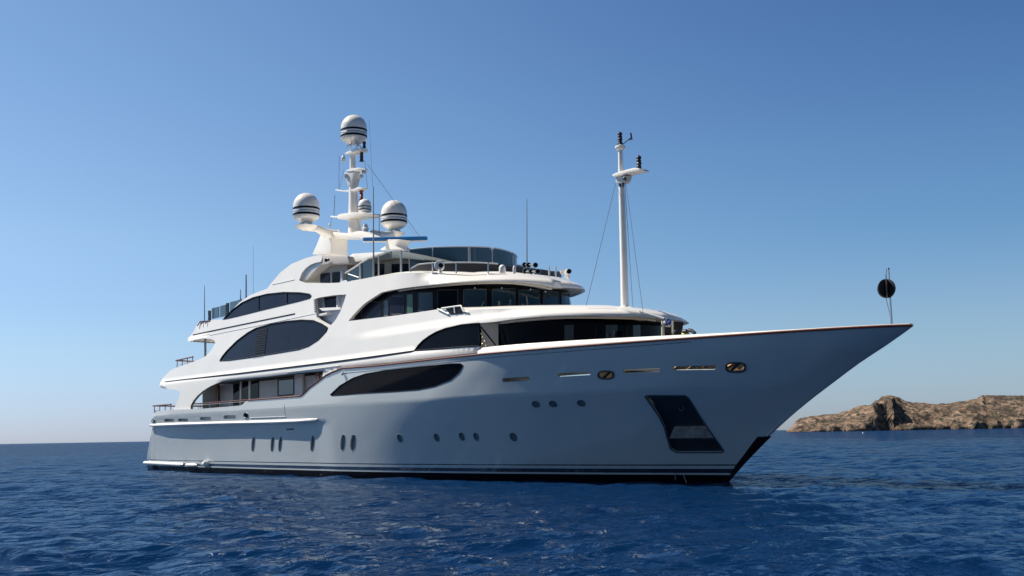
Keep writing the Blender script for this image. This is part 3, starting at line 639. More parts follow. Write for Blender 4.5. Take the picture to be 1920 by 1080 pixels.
wq('column',[(452,762),(453.6,762),(453.6,716),(452,716)],WHITE,.08); wq('column',[(468.6,760),(470.2,760),(470.2,714),(468.6,714)],WHITE,.08)
wq('pilaster',[(556,745),(571,743),(571,700),(556,702)],mat('white_panel',(.58,.57,.56),.4),.12)
wq('wood_door',[(594,720),(600,716),(600,699),(594,700)],TEAK,.05)
# teak rail with stanchions, glass infill
rp=[Y(u,v,-4.72) for u,v in((362,757.5),(383,756),(420,753.3),(463,749.6))]
rl=empty('side_railing',(0,0,0),yacht)
MB().tube(rp,.035,8).build('handrail',TEAK,rl)
for u in (373,376.5,394,412,431,450):
    v=float(np.interp(u,[362,463],[757.5,749.8])); p=Y(u,v,-4.72); MB().tube([p,Vector((p[0],p[1],3.62))],.02,6).build('stanchion',TEAK if u<378 else STEEL,rl)
MB().tube([Y(u,v,-4.72) for u,v in((364,760.5),(383,758.8),(463,752.8))],.014,6).build('lower_rail',GREY,rl)
edge(SA,SA.px([(606,696.2),(560,700),(500,707),(447,712.3),(430,713.6),(417,716),(405,720),(393,725.5),(380,734),(370,743),(363,751.5),(358.5,760),(357.5,766)]),.035,-.02,step=.3).build('arch_trim',BLACK,shell)
def stern_rail(u0,u1,v0,v1,drop,y0,n=4):
    r=empty('stern_railing',(0,0,0),yacht); a,b=Y(u0,v0,y0),Y(u1,v1,y0)
    MB().tube([Vector((a[0],-a[1],a[2])),Vector((a[0]-.5,-a[1]*.6,a[2])),Vector((a[0]-.5,a[1]*.6,a[2])),a,b],.045,8).build('handrail',TEAK,r)
    for f in np.linspace(.08,.98,n):
        p=a+(b-a)*f; MB().tube([p,Vector((p[0],p[1],p[2]-drop))],.025,6).build('stanchion',TEAK,r)
    if drop>.5: MB().tube([a-np.array([0,0,.3]),b-np.array([0,0,.3])],.02,6).build('lower_rail',GREY,r)
stern_rail(287,321,761,758,.45,-4.55); stern_rail(330,362,676,669,.75,-4.5)
p=Y(385,668,-4.4); MB().tube([p-np.array([0,0,.3]),Y(385,634,-4.4)],.07,10).build('stern_column',GREY,yacht)
for u,v in((362,668.5),(371,665)): pass
# bridge deck aft: rails, glass windbreak, poles
for i,(u0,v0,u1,v1) in enumerate(((370,611,376,602.5),(377,608,381,602),(385,607,389,601.5))):
    MB().tube([Y(u0,v0,-4.6),Y(u1,v1,-4.5),Y(u1+5,v1,-4.5)],.035,6).build('deck_chair_frame',TEAK,yacht)
wb=empty('aft_windbreak',(0,0,0),yacht)
for u0,u1,t0,t1,b0,b1,m in((390,394.5,581.5,582,601,601,BLACK),(397,410,578,575,598,595,BLUEGLASS),(412.5,423,574,571,595,592,BLUEGLASS),(424,428.5,568,568,590,588,BLACK),(431,446,566.5,563,589,580,BLUEGLASS),(446,452,563,560,580,574,BLUEGLASS)):
    P=[Y(u0,b0,-3.6),Y(u1,b1,-3.6),Y(u1,t1,-3.6),Y(u0,t0,-3.6)]; P=[np.array(p) for p in P]
    MB().add([*P,*[p+np.array([0,.05,0]) for p in P]],[(0,1,2,3),(7,6,5,4),(0,4,5,1),(1,5,6,2),(2,6,7,3),(3,7,4,0)]).build('glass_panel' if m is BLUEGLASS else 'post',m,wb)
MB().tube([Y(386,583,-3.6),Y(396,582,-3.6)],.02,6).build('rail',GREY,wb)
def whip(u,v0,v1,y,r0,r1,m=WIRE,lean=0,par=None): 
    p0=Y(u,v1,y); p1=Y(u+lean,v0,y); return MB().tube([p0,p1],[r0,r1],6).build('whip_antenna',m,par or yacht)
whip(383.5,535,603,-3.9,.035,.015); whip(461.5,515,562,-3.9,.05,.035); whip(451,543,563,-3.9,.035,.02); whip(475,462,552,-3,.010,.006); whip(700.5,350,523,-4.2,.045,.02,GREY,-.5); whip(988,372,492,0,.03,.012); 
# ---- sun deck house, hardtop wing, arch ----------------------------------
ht=empty('hardtop',(0,0,0),yacht)
yh=-4.0
def prof(name,px,y0,y1,m,par,bevel=.04,ym=None):
    """profile read on the plane y=ym, built as a solid from y0 to y1"""
    P=[Y(u,v,y0 if ym is None else ym) for u,v in px]; return MB().prism([(p[0],p[2]) for p in P],y0,y1).build(name,m,par,bevel=bevel)
zh=Y(604,490,-4.3)
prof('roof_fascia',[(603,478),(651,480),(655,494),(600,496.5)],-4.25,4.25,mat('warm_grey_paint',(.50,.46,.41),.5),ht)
prof('roof_canopy',[(655,479.5),(661,475.5),(690,473.5),(719,472),(724,472.5),(712,478),(698.5,483),(682,488.8),(654,494)],-3.9,3.9,WHITE,ht)
prof('hardtop_back',[(511,528),(526.6,510),(547,494.4),(573,484),(600,478),(603,490),(585,498),(560,524),(540,532)],-4.2,4.2,WHITE,ht,ym=-4.62)
c=Y(613,487.5,-4.32); MB().lathe(c,[(.05,0),(.09,.05),(.09,.1),(.04,.12)],10,axis=(.5,-1,-.3)).lathe(c+np.array([.2,0,0]),[(.05,0),(.08,.05),(.04,.1)],10,axis=(.5,-1,-.3)).build('roof_lamp',DARK,ht)
hs=empty('sun_deck_house',(0,0,0),yacht)
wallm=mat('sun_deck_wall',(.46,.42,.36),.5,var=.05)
a=Y(600,531,-3.7); b=Y(651,520,-3.7); z1=a[2]-.4
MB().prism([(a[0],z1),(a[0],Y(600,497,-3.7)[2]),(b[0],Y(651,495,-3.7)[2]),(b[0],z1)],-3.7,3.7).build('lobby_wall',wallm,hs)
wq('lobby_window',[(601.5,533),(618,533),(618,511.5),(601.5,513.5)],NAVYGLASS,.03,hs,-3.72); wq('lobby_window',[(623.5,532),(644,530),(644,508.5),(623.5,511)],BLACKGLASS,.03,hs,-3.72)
wq('lobby_post',[(646,533),(650,531),(650,508),(646,509)],PALE,.25,hs,-3.75)
SH=Plan([(18,3.3)],25.0,4.6,3.3,2.2)
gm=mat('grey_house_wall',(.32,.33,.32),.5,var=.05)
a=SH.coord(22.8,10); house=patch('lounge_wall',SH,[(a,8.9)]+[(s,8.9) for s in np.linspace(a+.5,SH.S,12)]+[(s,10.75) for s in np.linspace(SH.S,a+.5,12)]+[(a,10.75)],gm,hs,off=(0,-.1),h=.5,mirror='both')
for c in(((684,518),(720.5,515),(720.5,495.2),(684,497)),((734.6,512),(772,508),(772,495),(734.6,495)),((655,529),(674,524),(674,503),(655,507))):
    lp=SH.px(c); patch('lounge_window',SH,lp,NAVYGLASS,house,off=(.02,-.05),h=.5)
# curved grey eave of the lounge, and its glass wing with a white raked frame
eu=[(682,489),(695,483),(708,476.5),(724,471.5),(746,470),(765,475),(782,480.5),(796,486)]; el=[(683,494),(697,488.5),(712,484.5),(724,483.5),(746,483.3),(765,484.5),(780,486.5),(796,488)]
yb_=-3.75
prof('lounge_eave',eu+el[::-1],-3.75,3.75,mat('grey_green_eave',(.15,.17,.165),.5),hs,bevel=.02)
wq('glass_wing',[(651,529),(676,524),(700,518.5),(700,487.5),(682,491),(665,503),(652,512)],TEALGLASS,.02,hs,-4.1)
MB().tube([Y(648,512,-4.12),Y(665,501.5,-4.12),Y(678,492.5,-4.12),Y(690,485.5,-4.12)],.045,8).build('wing_frame',WHITE,hs)
MB().tube([Y(653,514,-4.12),Y(673,520.5,-4.12)],.03,6).build('wing_brace',PALE,hs)
for u,v0,v1,r in((676,494,524,.055),(710,478,518,.035),(752,470,512,.045)): MB().tube([Y(u,v1,-4.15),Y(u,v0,-4.15)],r,8).build('awning_post',PALE,hs)
# windscreen of curved blue glass
ws=empty('sun_deck_windscreen',(0,0,0),yacht)
wt=SWS.px([(768,467.5),(790,465.2),(811.5,463.6),(845,462.4),(878,462.2),(900,462.6),(921.8,464),(940,466.5),(952,469.8)]); 
wtz=interp(sorted([(a+1e-4*i,z) for i,(a,z) in enumerate(wt)])); sA=wt[0][0]; zend=wt[-1][1]
def wz(s): return wtz(s) if s<wt[-1][0] else zend
posts=[SWS.hit(u,480)[0] for u in(811.5,878,922,927,952)]
segs=[sA]+posts[:2]+[posts[2]]+[posts[4],posts[4]+1.6,SWS.S-1.2,SWS.S]
for i in range(len(segs)-1):
    a,b=segs[i]+.02,segs[i+1]-.02
    if b-a<.1: continue
    ss=np.linspace(a,b,8); patch('windscreen_panel',SWS,[(s,8.9) for s in ss]+[(s,wz(s)-.03) for s in ss[::-1]],BLUEGLASS,ws,off=(0,-.03),h=.4); o_=COL.objects[-1].copy(); o_.scale.y=-1; COL.objects.link(o_)
for s in segs+[posts[3]]: MB().tube([SWS.P(s,8.9,.02),SWS.P(s,wz(s),.02)],.028,6).build('windscreen_post',PALE,ws)
ss=np.linspace(sA,SWS.S,40); pp=[SWS.P(s,wz(s),0) for s in ss]; MB().tube(pp+[Vector((p.x,-p.y,p.z)) for p in pp[::-1]],.025,6).build('windscreen_rail',PALE,ws)
# low dark coaming wall behind the visor rail
SC=Plan([(22,4.3)],28.2,6.4,4.3,2.2)
l=SC.px([(774,504),(783,497),(800,494.5),(820,493.3),(857.8,492.6),(900,493),(934,496),(960,500)]); z_=l[-1][1]
patch('deck_coaming',SC,[(l[0][0],8.85)]+l+[(s,z_) for s in np.linspace(l[-1][0]+.4,SC.S,10)]+[(s,8.85) for s in np.linspace(SC.S,l[0][0]+.4,20)],mat('dark_coaming',(.055,.05,.045),.5),yacht,off=(0,-.06),h=.5,mirror='both')
vr=empty('visor_railing',(0,0,0),yacht)
SR=Plan([(22,4.45)],28.6,6.5,4.45,2.2)
l=SR.px([(770.5,503.5),(783.7,496),(800,494),(820,493),(857.8,492),(900,492.3),(934,494.5)]); MB().tube([SR.P(*p) for p in l],.03,6).build('handrail',PALE,vr)
for u,v0,v1 in((770,504,512),(855.5,492,511),(915.5,492,512),(811,493,511)): MB().tube([SR.P(*SR.hit(u,v0)),SR.P(*SR.hit(u,v1+2))],.03,6).build('stanchion',STEEL,vr)
# ---- foremast --------------------------------------------------------------
fm=empty('foremast',tuple(Y(1171,577)),yacht)
def rel(o,par):   # keep world position under an empty that has a location
    o.matrix_parent_inverse=Matrix.Translation(par.location).inverted(); return o
mp_=mpp(Y(1170,480))
rel(MB().tube([Y(1171.5,579),Y(1170,500),Y(1167,400),Y(1164.5,330),Y(1163,277)],[7.4*mp_,7.0*mp_,6.2*mp_,5.2*mp_,4.3*mp_],20).build('mast_tube',WHITE,fm),fm)
rel(MB().lathe(Y(1171.5,580),[(13*mp_,-.05),(12*mp_,.04),(8*mp_,.14)],20).build('mast_step',WHITE,fm),fm)
rel(MB().lathe(Y(1163,277),[(3*mp_,-.12),(8*mp_,-.08),(10.5*mp_,0),(10*mp_,.05),(6*mp_,.1)],20).build('mast_cap',WHITE,fm),fm)
def lamps(c,h,r,m=DARK,n=2):
    pr=[(r*1.25,0),(r*1.25,h*.05),(r*.9,h*.08)]
    for i in range(n):
        b=h*(.1+.85*i/n); t=h*(.1+.85*(i+1)/n); d=t-b
        pr+=[(r*.85,b),(r*.95,b+d*.3),(r*.7,b+d*.45),(r*.85,b+d*.6),(r*1.1,b+d*.75),(r*.8,b+d*.95)]
    pr+=[(r*.4,h)]; return MB().lathe(c,pr,16)
rel(lamps(Y(1163,270.5),24*mp_,4.6*mp_).build('navigation_light',DARK,fm),fm)
rel(MB().tube([Y(1167,271),Y(1182,259)],.02,6).tube([Y(1181.5,262),Y(1184,257),Y(1182.5,249.5)],.035,6).tube([Y(1180,262),Y(1186,260.5)],.025,6).build('wind_vane',DARK,fm),fm)
a=[(1156,330),(1162,326.5),(1185,319.5),(1197,316.5),(1206,317),(1209,320.5),(1200,322.5),(1186,325.5),(1172,331),(1160,333)]
P=[Y(*p) for p in a]; rel(MB().prism([(p[0],p[2]) for p in P],-.3,.3).build('cross_arm',WHITE,fm,bevel=.03),fm)
rel(lamps(Y(1198.5,318),27*mp_,4.8*mp_).build('navigation_light',DARK,fm),fm)
P=[Y(*p) for p in((1160,333),(1180,330),(1176,341),(1170,345),(1160,344))]; rel(MB().prism([(p[0],p[2]) for p in P],-.18,.18).build('arm_bracket',PALE,fm,bevel=.02),fm)
rel(MB().lathe(Y(1172,336,-.2),[(3*mp_,0),(3.6*mp_,.1),(2*mp_,.14)],12,axis=(.6,-.8,0)).build('horn',DARK,fm),fm)
for u in(1162.5,1168): rel(MB().box(Y(u,346.5,-.12),(.07,.08,.16)).build('cleat',DARK,fm),fm)
for a,b in(((1157,332,0),(1099,573,-2.5)),((1172,333,0),(1206,588,-1.6)),((1171,338,0),(1187,582,.5))): rel(MB().tube([Y(*a),Y(*b)],.011,5).build('stay',WIRE,fm),fm)
rel(MB().tube([Y(1178,575,-.1),Y(1200,583,-.8),Y(1246,597,-1.5)],.035,6).build('boom',GREY,fm),fm)
# ---- radar arch and main mast -----------------------------------------------
ar=empty('radar_arch',tuple(Y(620,478)),yacht)
P=[Y(*p) for p in((600,479),(608,462),(614,447),(617,437),(624,435.5),(650,437.5),(668,439),(686,434.5),(700,436),(712,443),(724,450),(706,453),(690,449.5),(660,448.5),(637,447.5),(636.8,479))]
rel(MB().prism([(p[0],p[2]) for p in P],-.55,.55).build('arch_body',WHITE,ar,bevel=.08),ar)
P=[Y(*p) for p in((722,450),(760,450),(757,454),(753,462),(764,469),(722,470),(736,461),(733,454))]
rel(MB().prism([(p[0],p[2]) for p in P],-.4,.4).build('radar_pedestal',WHITE,ar,bevel=.05),ar)
dm=Y(574,424,-2.7); dmR=Y(739,437,2.7)
m1=mpp(dm)
rel(MB().tube([Y(628,441,-.2),Y(612,437,-.8),Y(592,428,-1.9),dm-np.array([0,0,.12])],[.3,.26,.2,.16],12).lathe(dm,[(.2,-.25),(.5,-.12),(.62,0),(.3,.06)],20).build('dome_arm',WHITE,ar),ar)
rel(MB().tube([Y(700,441,.1),Y(715,442,.9),Y(728,440,1.9),dmR-np.array([0,0,.12])],[.3,.26,.2,.16],12).lathe(dmR,[(.2,-.25),(.5,-.12),(.62,0),(.3,.06)],20).build('dome_arm',WHITE,ar),ar)
def dome(base,w,name='satellite_dome',par=yacht,legs=True):
    """base = foot; w = diameter in metres"""
    e=empty(name,tuple(base),par); r=w/2; H=w*1.16; z0=w*.13 if legs else 0; c=Vector((0,0,z0))
    prof=[(r*.26,0),(r*.45,H*.02),(r*.80,H*.10),(r*.95,H*.16),(r*.99,H*.2),(r,H*.26)]
    for a in((.30,.345),(.40,.445)): pass
    prof+=[(r,H*.55)]+[(r*math.cos(t),H*.55+H*.45*math.sin(t)) for t in np.linspace(.1,math.pi/2,14)]
    MB().lathe(c,prof,40).build('dome_shell',WHITE,e)
    for z in(.255,.455): MB().lathe(c,[(r*1.002,H*(z-.034)),(r*1.018,H*(z-.030)),(r*1.018,H*(z+.030)),(r*1.002,H*(z+.034))],40).build('dome_band',BLACK,e)
    MB().lathe(c,[(r*1.0,H*.33),(r*1.02,H*.345),(r*1.0,H*.365)],40).build('dome_rib',mat('rib_grey',(.25,.3,.4),.4),e)
    if legs:
        q=MB()
        for k in range(6):
            t=k*math.pi/3; q.tube([Vector((math.cos(t)*r*.62,math.sin(t)*r*.62,0)),Vector((math.cos(t)*r*.2,math.sin(t)*r*.2,z0+H*.05))],.035,6)
        q.build('dome_stand',PALE,e)
    return e
dome(dm,49*m1); dome(dmR,48.5*mpp(dmR))
# mast
mm=empty('main_mast',tuple(Y(666,438)),yacht); k=mpp(Y(664,360))
rel(MB().tube([Y(666,440),Y(664,410),Y(662.5,375),Y(661.5,345),Y(661.3,318),Y(661,283)],[13.5*k,11*k,8.6*k,7*k,5.6*k,5.2*k],20).build('mast_tube',WHITE,mm),mm)
def plate(px,y0,y1,nm='platform',m=WHITE,b=.03):
    P=[Y(*p) for p in px]; return rel(MB().prism([(p[0],p[2]) for p in P],y0,y1).build(nm,m,mm,bevel=b),mm)
plate([(649,406),(656,403),(675,400.5),(697,400),(700,402),(696,406),(680,408.5),(662,412),(650,413)],-.6,.6)
plate([(622,404.5),(650,407),(650,410),(621,407.5)],-.08,.08,'yard')
plate([(634,355.5),(650,358),(668,355),(676,351.5),(684,352),(683,355),(672,359),(655,361),(634,358)],-.2,.2)
plate([(655,321),(668,317),(680,315.5),(683,318),(676,321),(660,323)],-.3,.3)
plate([(656,287),(666,283),(676,278),(682,279),(681,284),(668,288),(658,291)],-.3,.3)
plate([(652,324),(671,321),(668,335),(664,350),(659,350)],-.25,.25,'mast_bracket',PALE)
for u,v,d in((650,330,-.5),(673,331,.2),(677,323,.5)):
    rel(MB().lathe(Y(u,v,-.3),[(4.6*k,0),(5*k,.08),(3*k,.22),(1.5*k,.3)],14,axis=(-.3+d,.9,.2)).build('floodlight',PALE,mm),mm); rel(MB().lathe(Y(u,v,-.36),[(3.6*k,0),(3.6*k,.05)],14,axis=(-.3+d,.9,.2)).build('floodlight_lens',LENS,mm),mm)
rel(lamps(Y(678,302.5),18*k,3.6*k).build('navigation_light',DARK,mm),mm); rel(lamps(Y(677.5,375),19*k,3.6*k,RED).build('red_light',RED,mm),mm)
rel(lamps(Y(683,277.5),13*k,3.2*k,n=1).build('navigation_light',DARK,mm),mm)
rel(MB().lathe(Y(643.7,304),[(1.2*k,0),(3.4*k,2*k),(4.2*k,6*k),(3.4*k,10*k),(1*k,13*k)],14).tube([Y(644,291),Y(646,288.5),Y(657,289)],.03,6).build('camera_pod',PALE,mm),mm)
rel(MB().lathe(Y(685,440,-.3),[(5*k,0),(6*k,6*k),(4*k,8*k),(7*k,11*k),(5*k,13*k),(4*k,18*k),(2*k,20*k)],14).build('small_antenna',PALE,mm),mm)
for a,b,r in(((636,292,0),(635.5,354,0),.014),((632,333,0),(637,356,0),.0),((628,366,0),(626,405,0),.02),((645,318,0),(636,355,0),.01),((689,308,0),(790,448,1.),.014),((692,226,0),(699,350,0),.008),((684,300,0),(689,352,0),.01),((622,407,0),(618,433,0),.012),((765,424,2.7),(782,444,2.7),.012),((711,402,0),(711,440,0),.02)):
    if r: rel(MB().tube([Y(*a),Y(*b)],r,5).build('stay',WIRE,mm),mm)
rel(MB().lathe(Y(618,425),[(.02,0),(.07,.06),(.08,.12),(.02,.2)],10).build('small_sensor',PALE,mm),mm); rel(MB().lathe(Y(634,434),[(.1,0),(.12,.05),(.04,.1)],10).build('small_sensor',WHITE,mm),mm)
dome(Y(663.5,277),49*k); dome(Y(684,401,-.0),24*k,legs=False)
# open-array radar scanner
rs=empty('radar_scanner',tuple(Y(741,452)),yacht)
a_,b_=Y(681.5,451.5),Y(802.5,449.5); a_[2]=b_[2]=(a_[2]+b_[2])/2 if 0 else a_[2]; 
A1=Vector(Y(681.5,452,-.0)); B1=Vector(Y(802.5,450.3,0)); 
# bar lies across the line of sight, level
cc=Vector(Y(742,451)); hd=Vector((RX[0],RX[1],0)).normalized(); Lr=60.5*mpp(cc)
for nm,m,dz,hh,dd in(('scanner_bar',BLUE,0,.20,.24),('scanner_tray',WHITE,-.13,.05,.2)):
    q=MB().box((0,0,0),(2*Lr,dd,hh),0,.04); o=q.build(nm,m,rs); o.rotation_euler.z=math.atan2(hd.y,hd.x); o.location=(0,0,.12+dz)
MB().lathe((0,0,-.25),[(.3,0),(.22,.12),(.16,.22)],16).build('scanner_motor',WHITE,rs)
# ---- fittings on the visor ------------------------------------------------
def vis(u,v,y): return Y(u,v,y)
q=empty('searchlight',tuple(vis(825,511,-4.3)),yacht); s_=mpp(vis(825,505,-4.3))
rel(MB().lathe(vis(825,512,-4.3),[(5*s_,0),(3.5*s_,3*s_),(2.5*s_,7*s_)],12).build('searchlight_foot',WHITE,q),q); rel(MB().lathe(vis(824,498.5,-4.2),[(6*s_,-.18),(9.3*s_,-.1),(9.5*s_,.1),(8.6*s_,.14)],20,axis=(.75,-.66,0)).build('searchlight_housing',WHITE,q),q)
rel(MB().lathe(vis(826.5,498,-4.32),[(4.6*s_,0),(4.6*s_,.03)],16,axis=(.75,-.66,0)).build('searchlight_lens',BLACK,q),q)
for u,v,w_,h_ in((942,512,13,16),(964.5,513,6,15)):
    p=vis(u,v,-3.6); k2=mpp(p); MB().lathe(p,[(w_*.45*k2,0),(w_*.5*k2,h_*.2*k2),(w_*.5*k2,h_*.55*k2)]+[(w_*.5*k2*math.cos(t),h_*k2*(.55+.45*math.sin(t))) for t in np.linspace(.2,1.57,8)],20).build('gps_dome',WHITE,yacht)
fl_=empty('floodlight_rack',tuple(vis(998,513,-2.5)),yacht); k2=mpp(vis(998,505,-2.5))
for u,v in((983.5,496.5),(991,497),(1004,497),(985,508),(996,508.5),(1008.5,509)):
    c=vis(u,v,-2.5); ax=(.83,-.55,-.05)
    rel(MB().lathe(c,[(2.5*k2,-.3),(4.2*k2,-.12),(5.2*k2,0),(5.0*k2,.02)],16,axis=ax).build('lamp_housing',STEEL,fl_),fl_); rel(MB().lathe(Vector(c)+Vector(ax)*.02,[(4.1*k2,0),(4.1*k2,.02)],16,axis=ax).build('lamp_lens',BLACK,fl_),fl_)
rel(MB().tube([vis(983,514,-2.5),vis(984,496,-2.5),vis(1004,497,-2.5)],.03,6).tube([vis(985,509,-2.5),vis(1008,509,-2.5),vis(996,514,-2.5)],.03,6).build('rack_frame',GREY,fl_),fl_)
for u in(1029.5,1042): p=vis(u,519,-1.8); MB().tube([p,vis(u+.3,513,-1.8),vis(u-.3,500,-1.8)],[.02,.04,.035],8).build('stub_antenna',PALE,yacht)
p=vis(1064,522,-1.2); k2=mpp(p); tl=empty('camera_turret',tuple(p),yacht)
o=rel(MB().box(vis(1064,510.5,-1.2),(13*k2,9*k2,10*k2),R(-35),.04).build('turret_housing',WHITE,tl),tl); rel(MB().tube([vis(1061,522,-1.2),vis(1064,514,-1.2)],3.2*k2,8).tube([vis(1067,524,-1.2),vis(1066,514,-1.2)],2*k2,8).build('turret_foot',WHITE,tl),tl)
rel(MB().lathe(Vector(vis(1066.5,509.5,-1.5)),[(4.4*k2,0),(4.4*k2,.16)],16,axis=(.8,-.6,0)).build('turret_lens',BLACK,tl),tl)
rel(MB().lathe(Vector(vis(1054.5,510.5,-1.1)),[(4.4*k2,0),(4.8*k2,.1),(4.4*k2,.2)],16,axis=(.8,-.6,0)).build('turret_lamp',WHITE,tl),tl)
# folded step rail on the wing
sr=empty('folding_step',tuple(SA.P(*SA.hit(850,588),0)),yacht)
lp=SA.px([(835,577),(864,575.5),(871,586),(866,588),(845,589.5)]); o=patch('step_recess',SA,lp,BLACK,sr,off=(.03,-.05),h=.4); rel(o,sr)
rel(edge(SA,SA.px([(822,579.5),(843,589.5)]),.035,.04).build('step_strut',GREY,sr),sr); rel(edge(SA,SA.px([(830,578.5),(866,573.5),(872,585)]),.04,.05).build('step_frame',WHITE,sr),sr); rel(edge(SA,SA.px([(854,576),(855,587)]),.035,.05).build('step_post',WHITE,sr),sr); rel(edge(SA,SA.px([(871,583),(880,586.5)]),.03,.04).build('step_strut',GREY,sr),sr)
# jackstaff
js=empty('jackstaff',tuple(Y(1672,607)),yacht); k2=mpp(Y(1670,560))
rel(MB().tube([Y(1672,608),Y(1670,570),Y(1666.5,505)],[2.2*k2,1.7*k2,1.3*k2],10).build('staff',STEEL,js),js); rel(MB().lathe(Y(1666.5,506),[(1.2*k2,0),(1.8*k2,2*k2),(.8*k2,4*k2)],8).build('staff_light',DARK,js),js)
rel(MB().tube([Y(1662,504),Y(1662,520),Y(1661,558),Y(1671,600)],.012,5).build('halyard',WIRE,js),js)
# ================================================================ things aboard
b=Y(1662,541,-.15); kb=mpp(b); ball=empty('anchor_ball',tuple(b)); tag(ball,'black round anchor day-shape hung on the jackstaff at the bow','signal ball'); rb=18*kb
for i in range(3):   # three interlocking discs of the day shape
    t=i*math.pi/3+.6; ax=Vector((math.cos(t),math.sin(t),0)); MB().lathe((0,0,0),[(rb*.93,-.02),(rb,-.015),(rb,.015),(rb*.93,.02)],36,axis=ax).build('disc',mat('black_day_shape',(.02,.018,.02),.5),ball)
MB().tube([(0,0,rb),(0,0,rb+.16)],.02,6).build('shackle',STEEL,ball)
# cloth bundle
c=Vector(Y(1252,603,-1.25)); kc=mpp(c)
fb=empty('flag_bundle',tuple(c)); tag(fb,'crumpled blue and white flag bundle tied on the foredeck frame below the forward roof','flag')
for i,(du,dv,r,m) in enumerate(((0,0,4.8,BLUECLOTH),(-3,3.5,3.8,BLUECLOTH),(3,2,3.8,BLUECLOTH),(-1.5,6.8,3.2,WHITECLOTH),(5.5,3,2.7,WHITECLOTH),(-5.5,1.5,2.8,WHITECLOTH),(2.5,7.5,3,WHITECLOTH),(0,-3.6,2.8,BLUECLOTH))):
    q=MB(); ctr=Vector(Y(1252+du,603+dv,-1.25-.1*(i%3)))-c
    n0=12; rows=[]
    for a in range(9):
        th=math.pi*a/8; row=[]
        for b2 in range(n0+1):
            ph=2*math.pi*b2/n0; d=Vector((math.sin(th)*math.cos(ph),math.sin(th)*math.sin(ph),math.cos(th))); rr_=r*kc*(1+.35*noise.noise(d*2.2+Vector((i*3,0,0)))); row.append(ctr+d*rr_)
        rows.append(row)
    q.sheet(rows); q.build('blue_fold' if m is BLUECLOTH else 'white_fold',m,fb,smooth=80)
# jet ski / tender on the foredeck, only its top shows above the bulwark
tn=empty('foredeck_tender',(45.2,-1.2,4.3)); tag(tn,'black and yellow tender on the foredeck, just showing over the bulwark','tender')
def hullish(cx,l,wd,h,z,yy,m,nm):
    rows=[]
    for i in range(15):
        t=-1+2*i/14; w_=wd*(1-abs(t)**2.4)+.02; rows.append([Vector((cx+l*t,yy+w_*math.cos(a),z+h*max(-.3,math.sin(a))*(1-.35*t*t))) for a in np.linspace(0,2*math.pi,15)])
    o=MB().sheet(rows).build(nm,m,tn,smooth=60); return rel(o,tn)
hullish(45.0,1.5,.55,.42,4.95,-.6,DARK,'tender_hull'); 
pc=Y(1285,627,-.9); rel(MB().lathe(pc,[(.16,-.1),(.17,.0),(.12,.08),(.04,.11)],16).build('yellow_cover',YELLOW,tn),tn)
for u0,v0,u1,v1 in((1266,622,1277,626),(1291,619,1303,625)):
    p0,p1=Y(u0,v0,-1.0),Y(u1,v1,-1.0); rel(MB().tube([p0,(Vector(p0)+Vector(p1))/2+Vector((0,0,.04)),p1],.07,8).build('handlebar',DARK,tn),tn)
p0,p1=Y(1281,621.5,-1.0),Y(1288,621,-1.0); rel(MB().tube([p0,p1],.08,8).build('seat',DARK,tn),tn)
# fenders lying along the stern waterline
a=Vector(HULL.P(*HULL.hit(273,867),.13)); b=Vector(HULL.P(*HULL.hit(347,871),.14))
f1=MB().tube([a+(b-a)*t for t in(0,.015,.04,.96,.985,1)],[.03,.09,.115,.115,.09,.03],16).build('long_fender',WHITE); tag(f1,'long white tubular fender floating against the stern quarter at the waterline','fender',group='white fenders at the stern waterline')
a=Vector(HULL.P(*HULL.hit(352,871),.14)); b=Vector(HULL.P(*HULL.hit(373,872),.14))
f2=MB().tube([a+(b-a)*t for t in(0,.08,.2,.8,.92,1)],[.03,.08,.105,.105,.08,.03],16).build('short_fender',WHITE); tag(f2,'short white fender just forward of the long tubular one at the waterline','fender',group='white fenders at the stern waterline')
a=Vector(HULL.P(*HULL.hit(391,869),.14)); f3=MB().lathe(a,[(.02,-.2),(.16,-.14),(.22,0),(.2,.1),(.08,.19)],16,axis=(.9,0,.2)).lathe(a+Vector((-.3,0,-.02)),[(.02,-.16),(.13,-.1),(.15,0),(.12,.1),(.02,.16)],14,axis=(.9,0,.2)).build('round_fender',WHITE); tag(f3,'round white fender at the waterline forward of the two tubular fenders','fender',group='white fenders at the stern waterline')
# small buoy in front of the island
bp=CAM+ray(1618,812)*((0-CAM[2])/ray(1618,812)[2]*.98); kb=mpp(bp); by=MB().lathe((bp[0],bp[1],0),[(.02,-kb*1.5),(kb*1.1,-kb*.6),(kb*1.3,kb*.2),(kb*.8,kb*1.1),(kb*.1,kb*1.5)],12).build('mooring_buoy',WHITE); tag(by,'tiny white buoy floating on the sea in front of the rocky island','buoy')
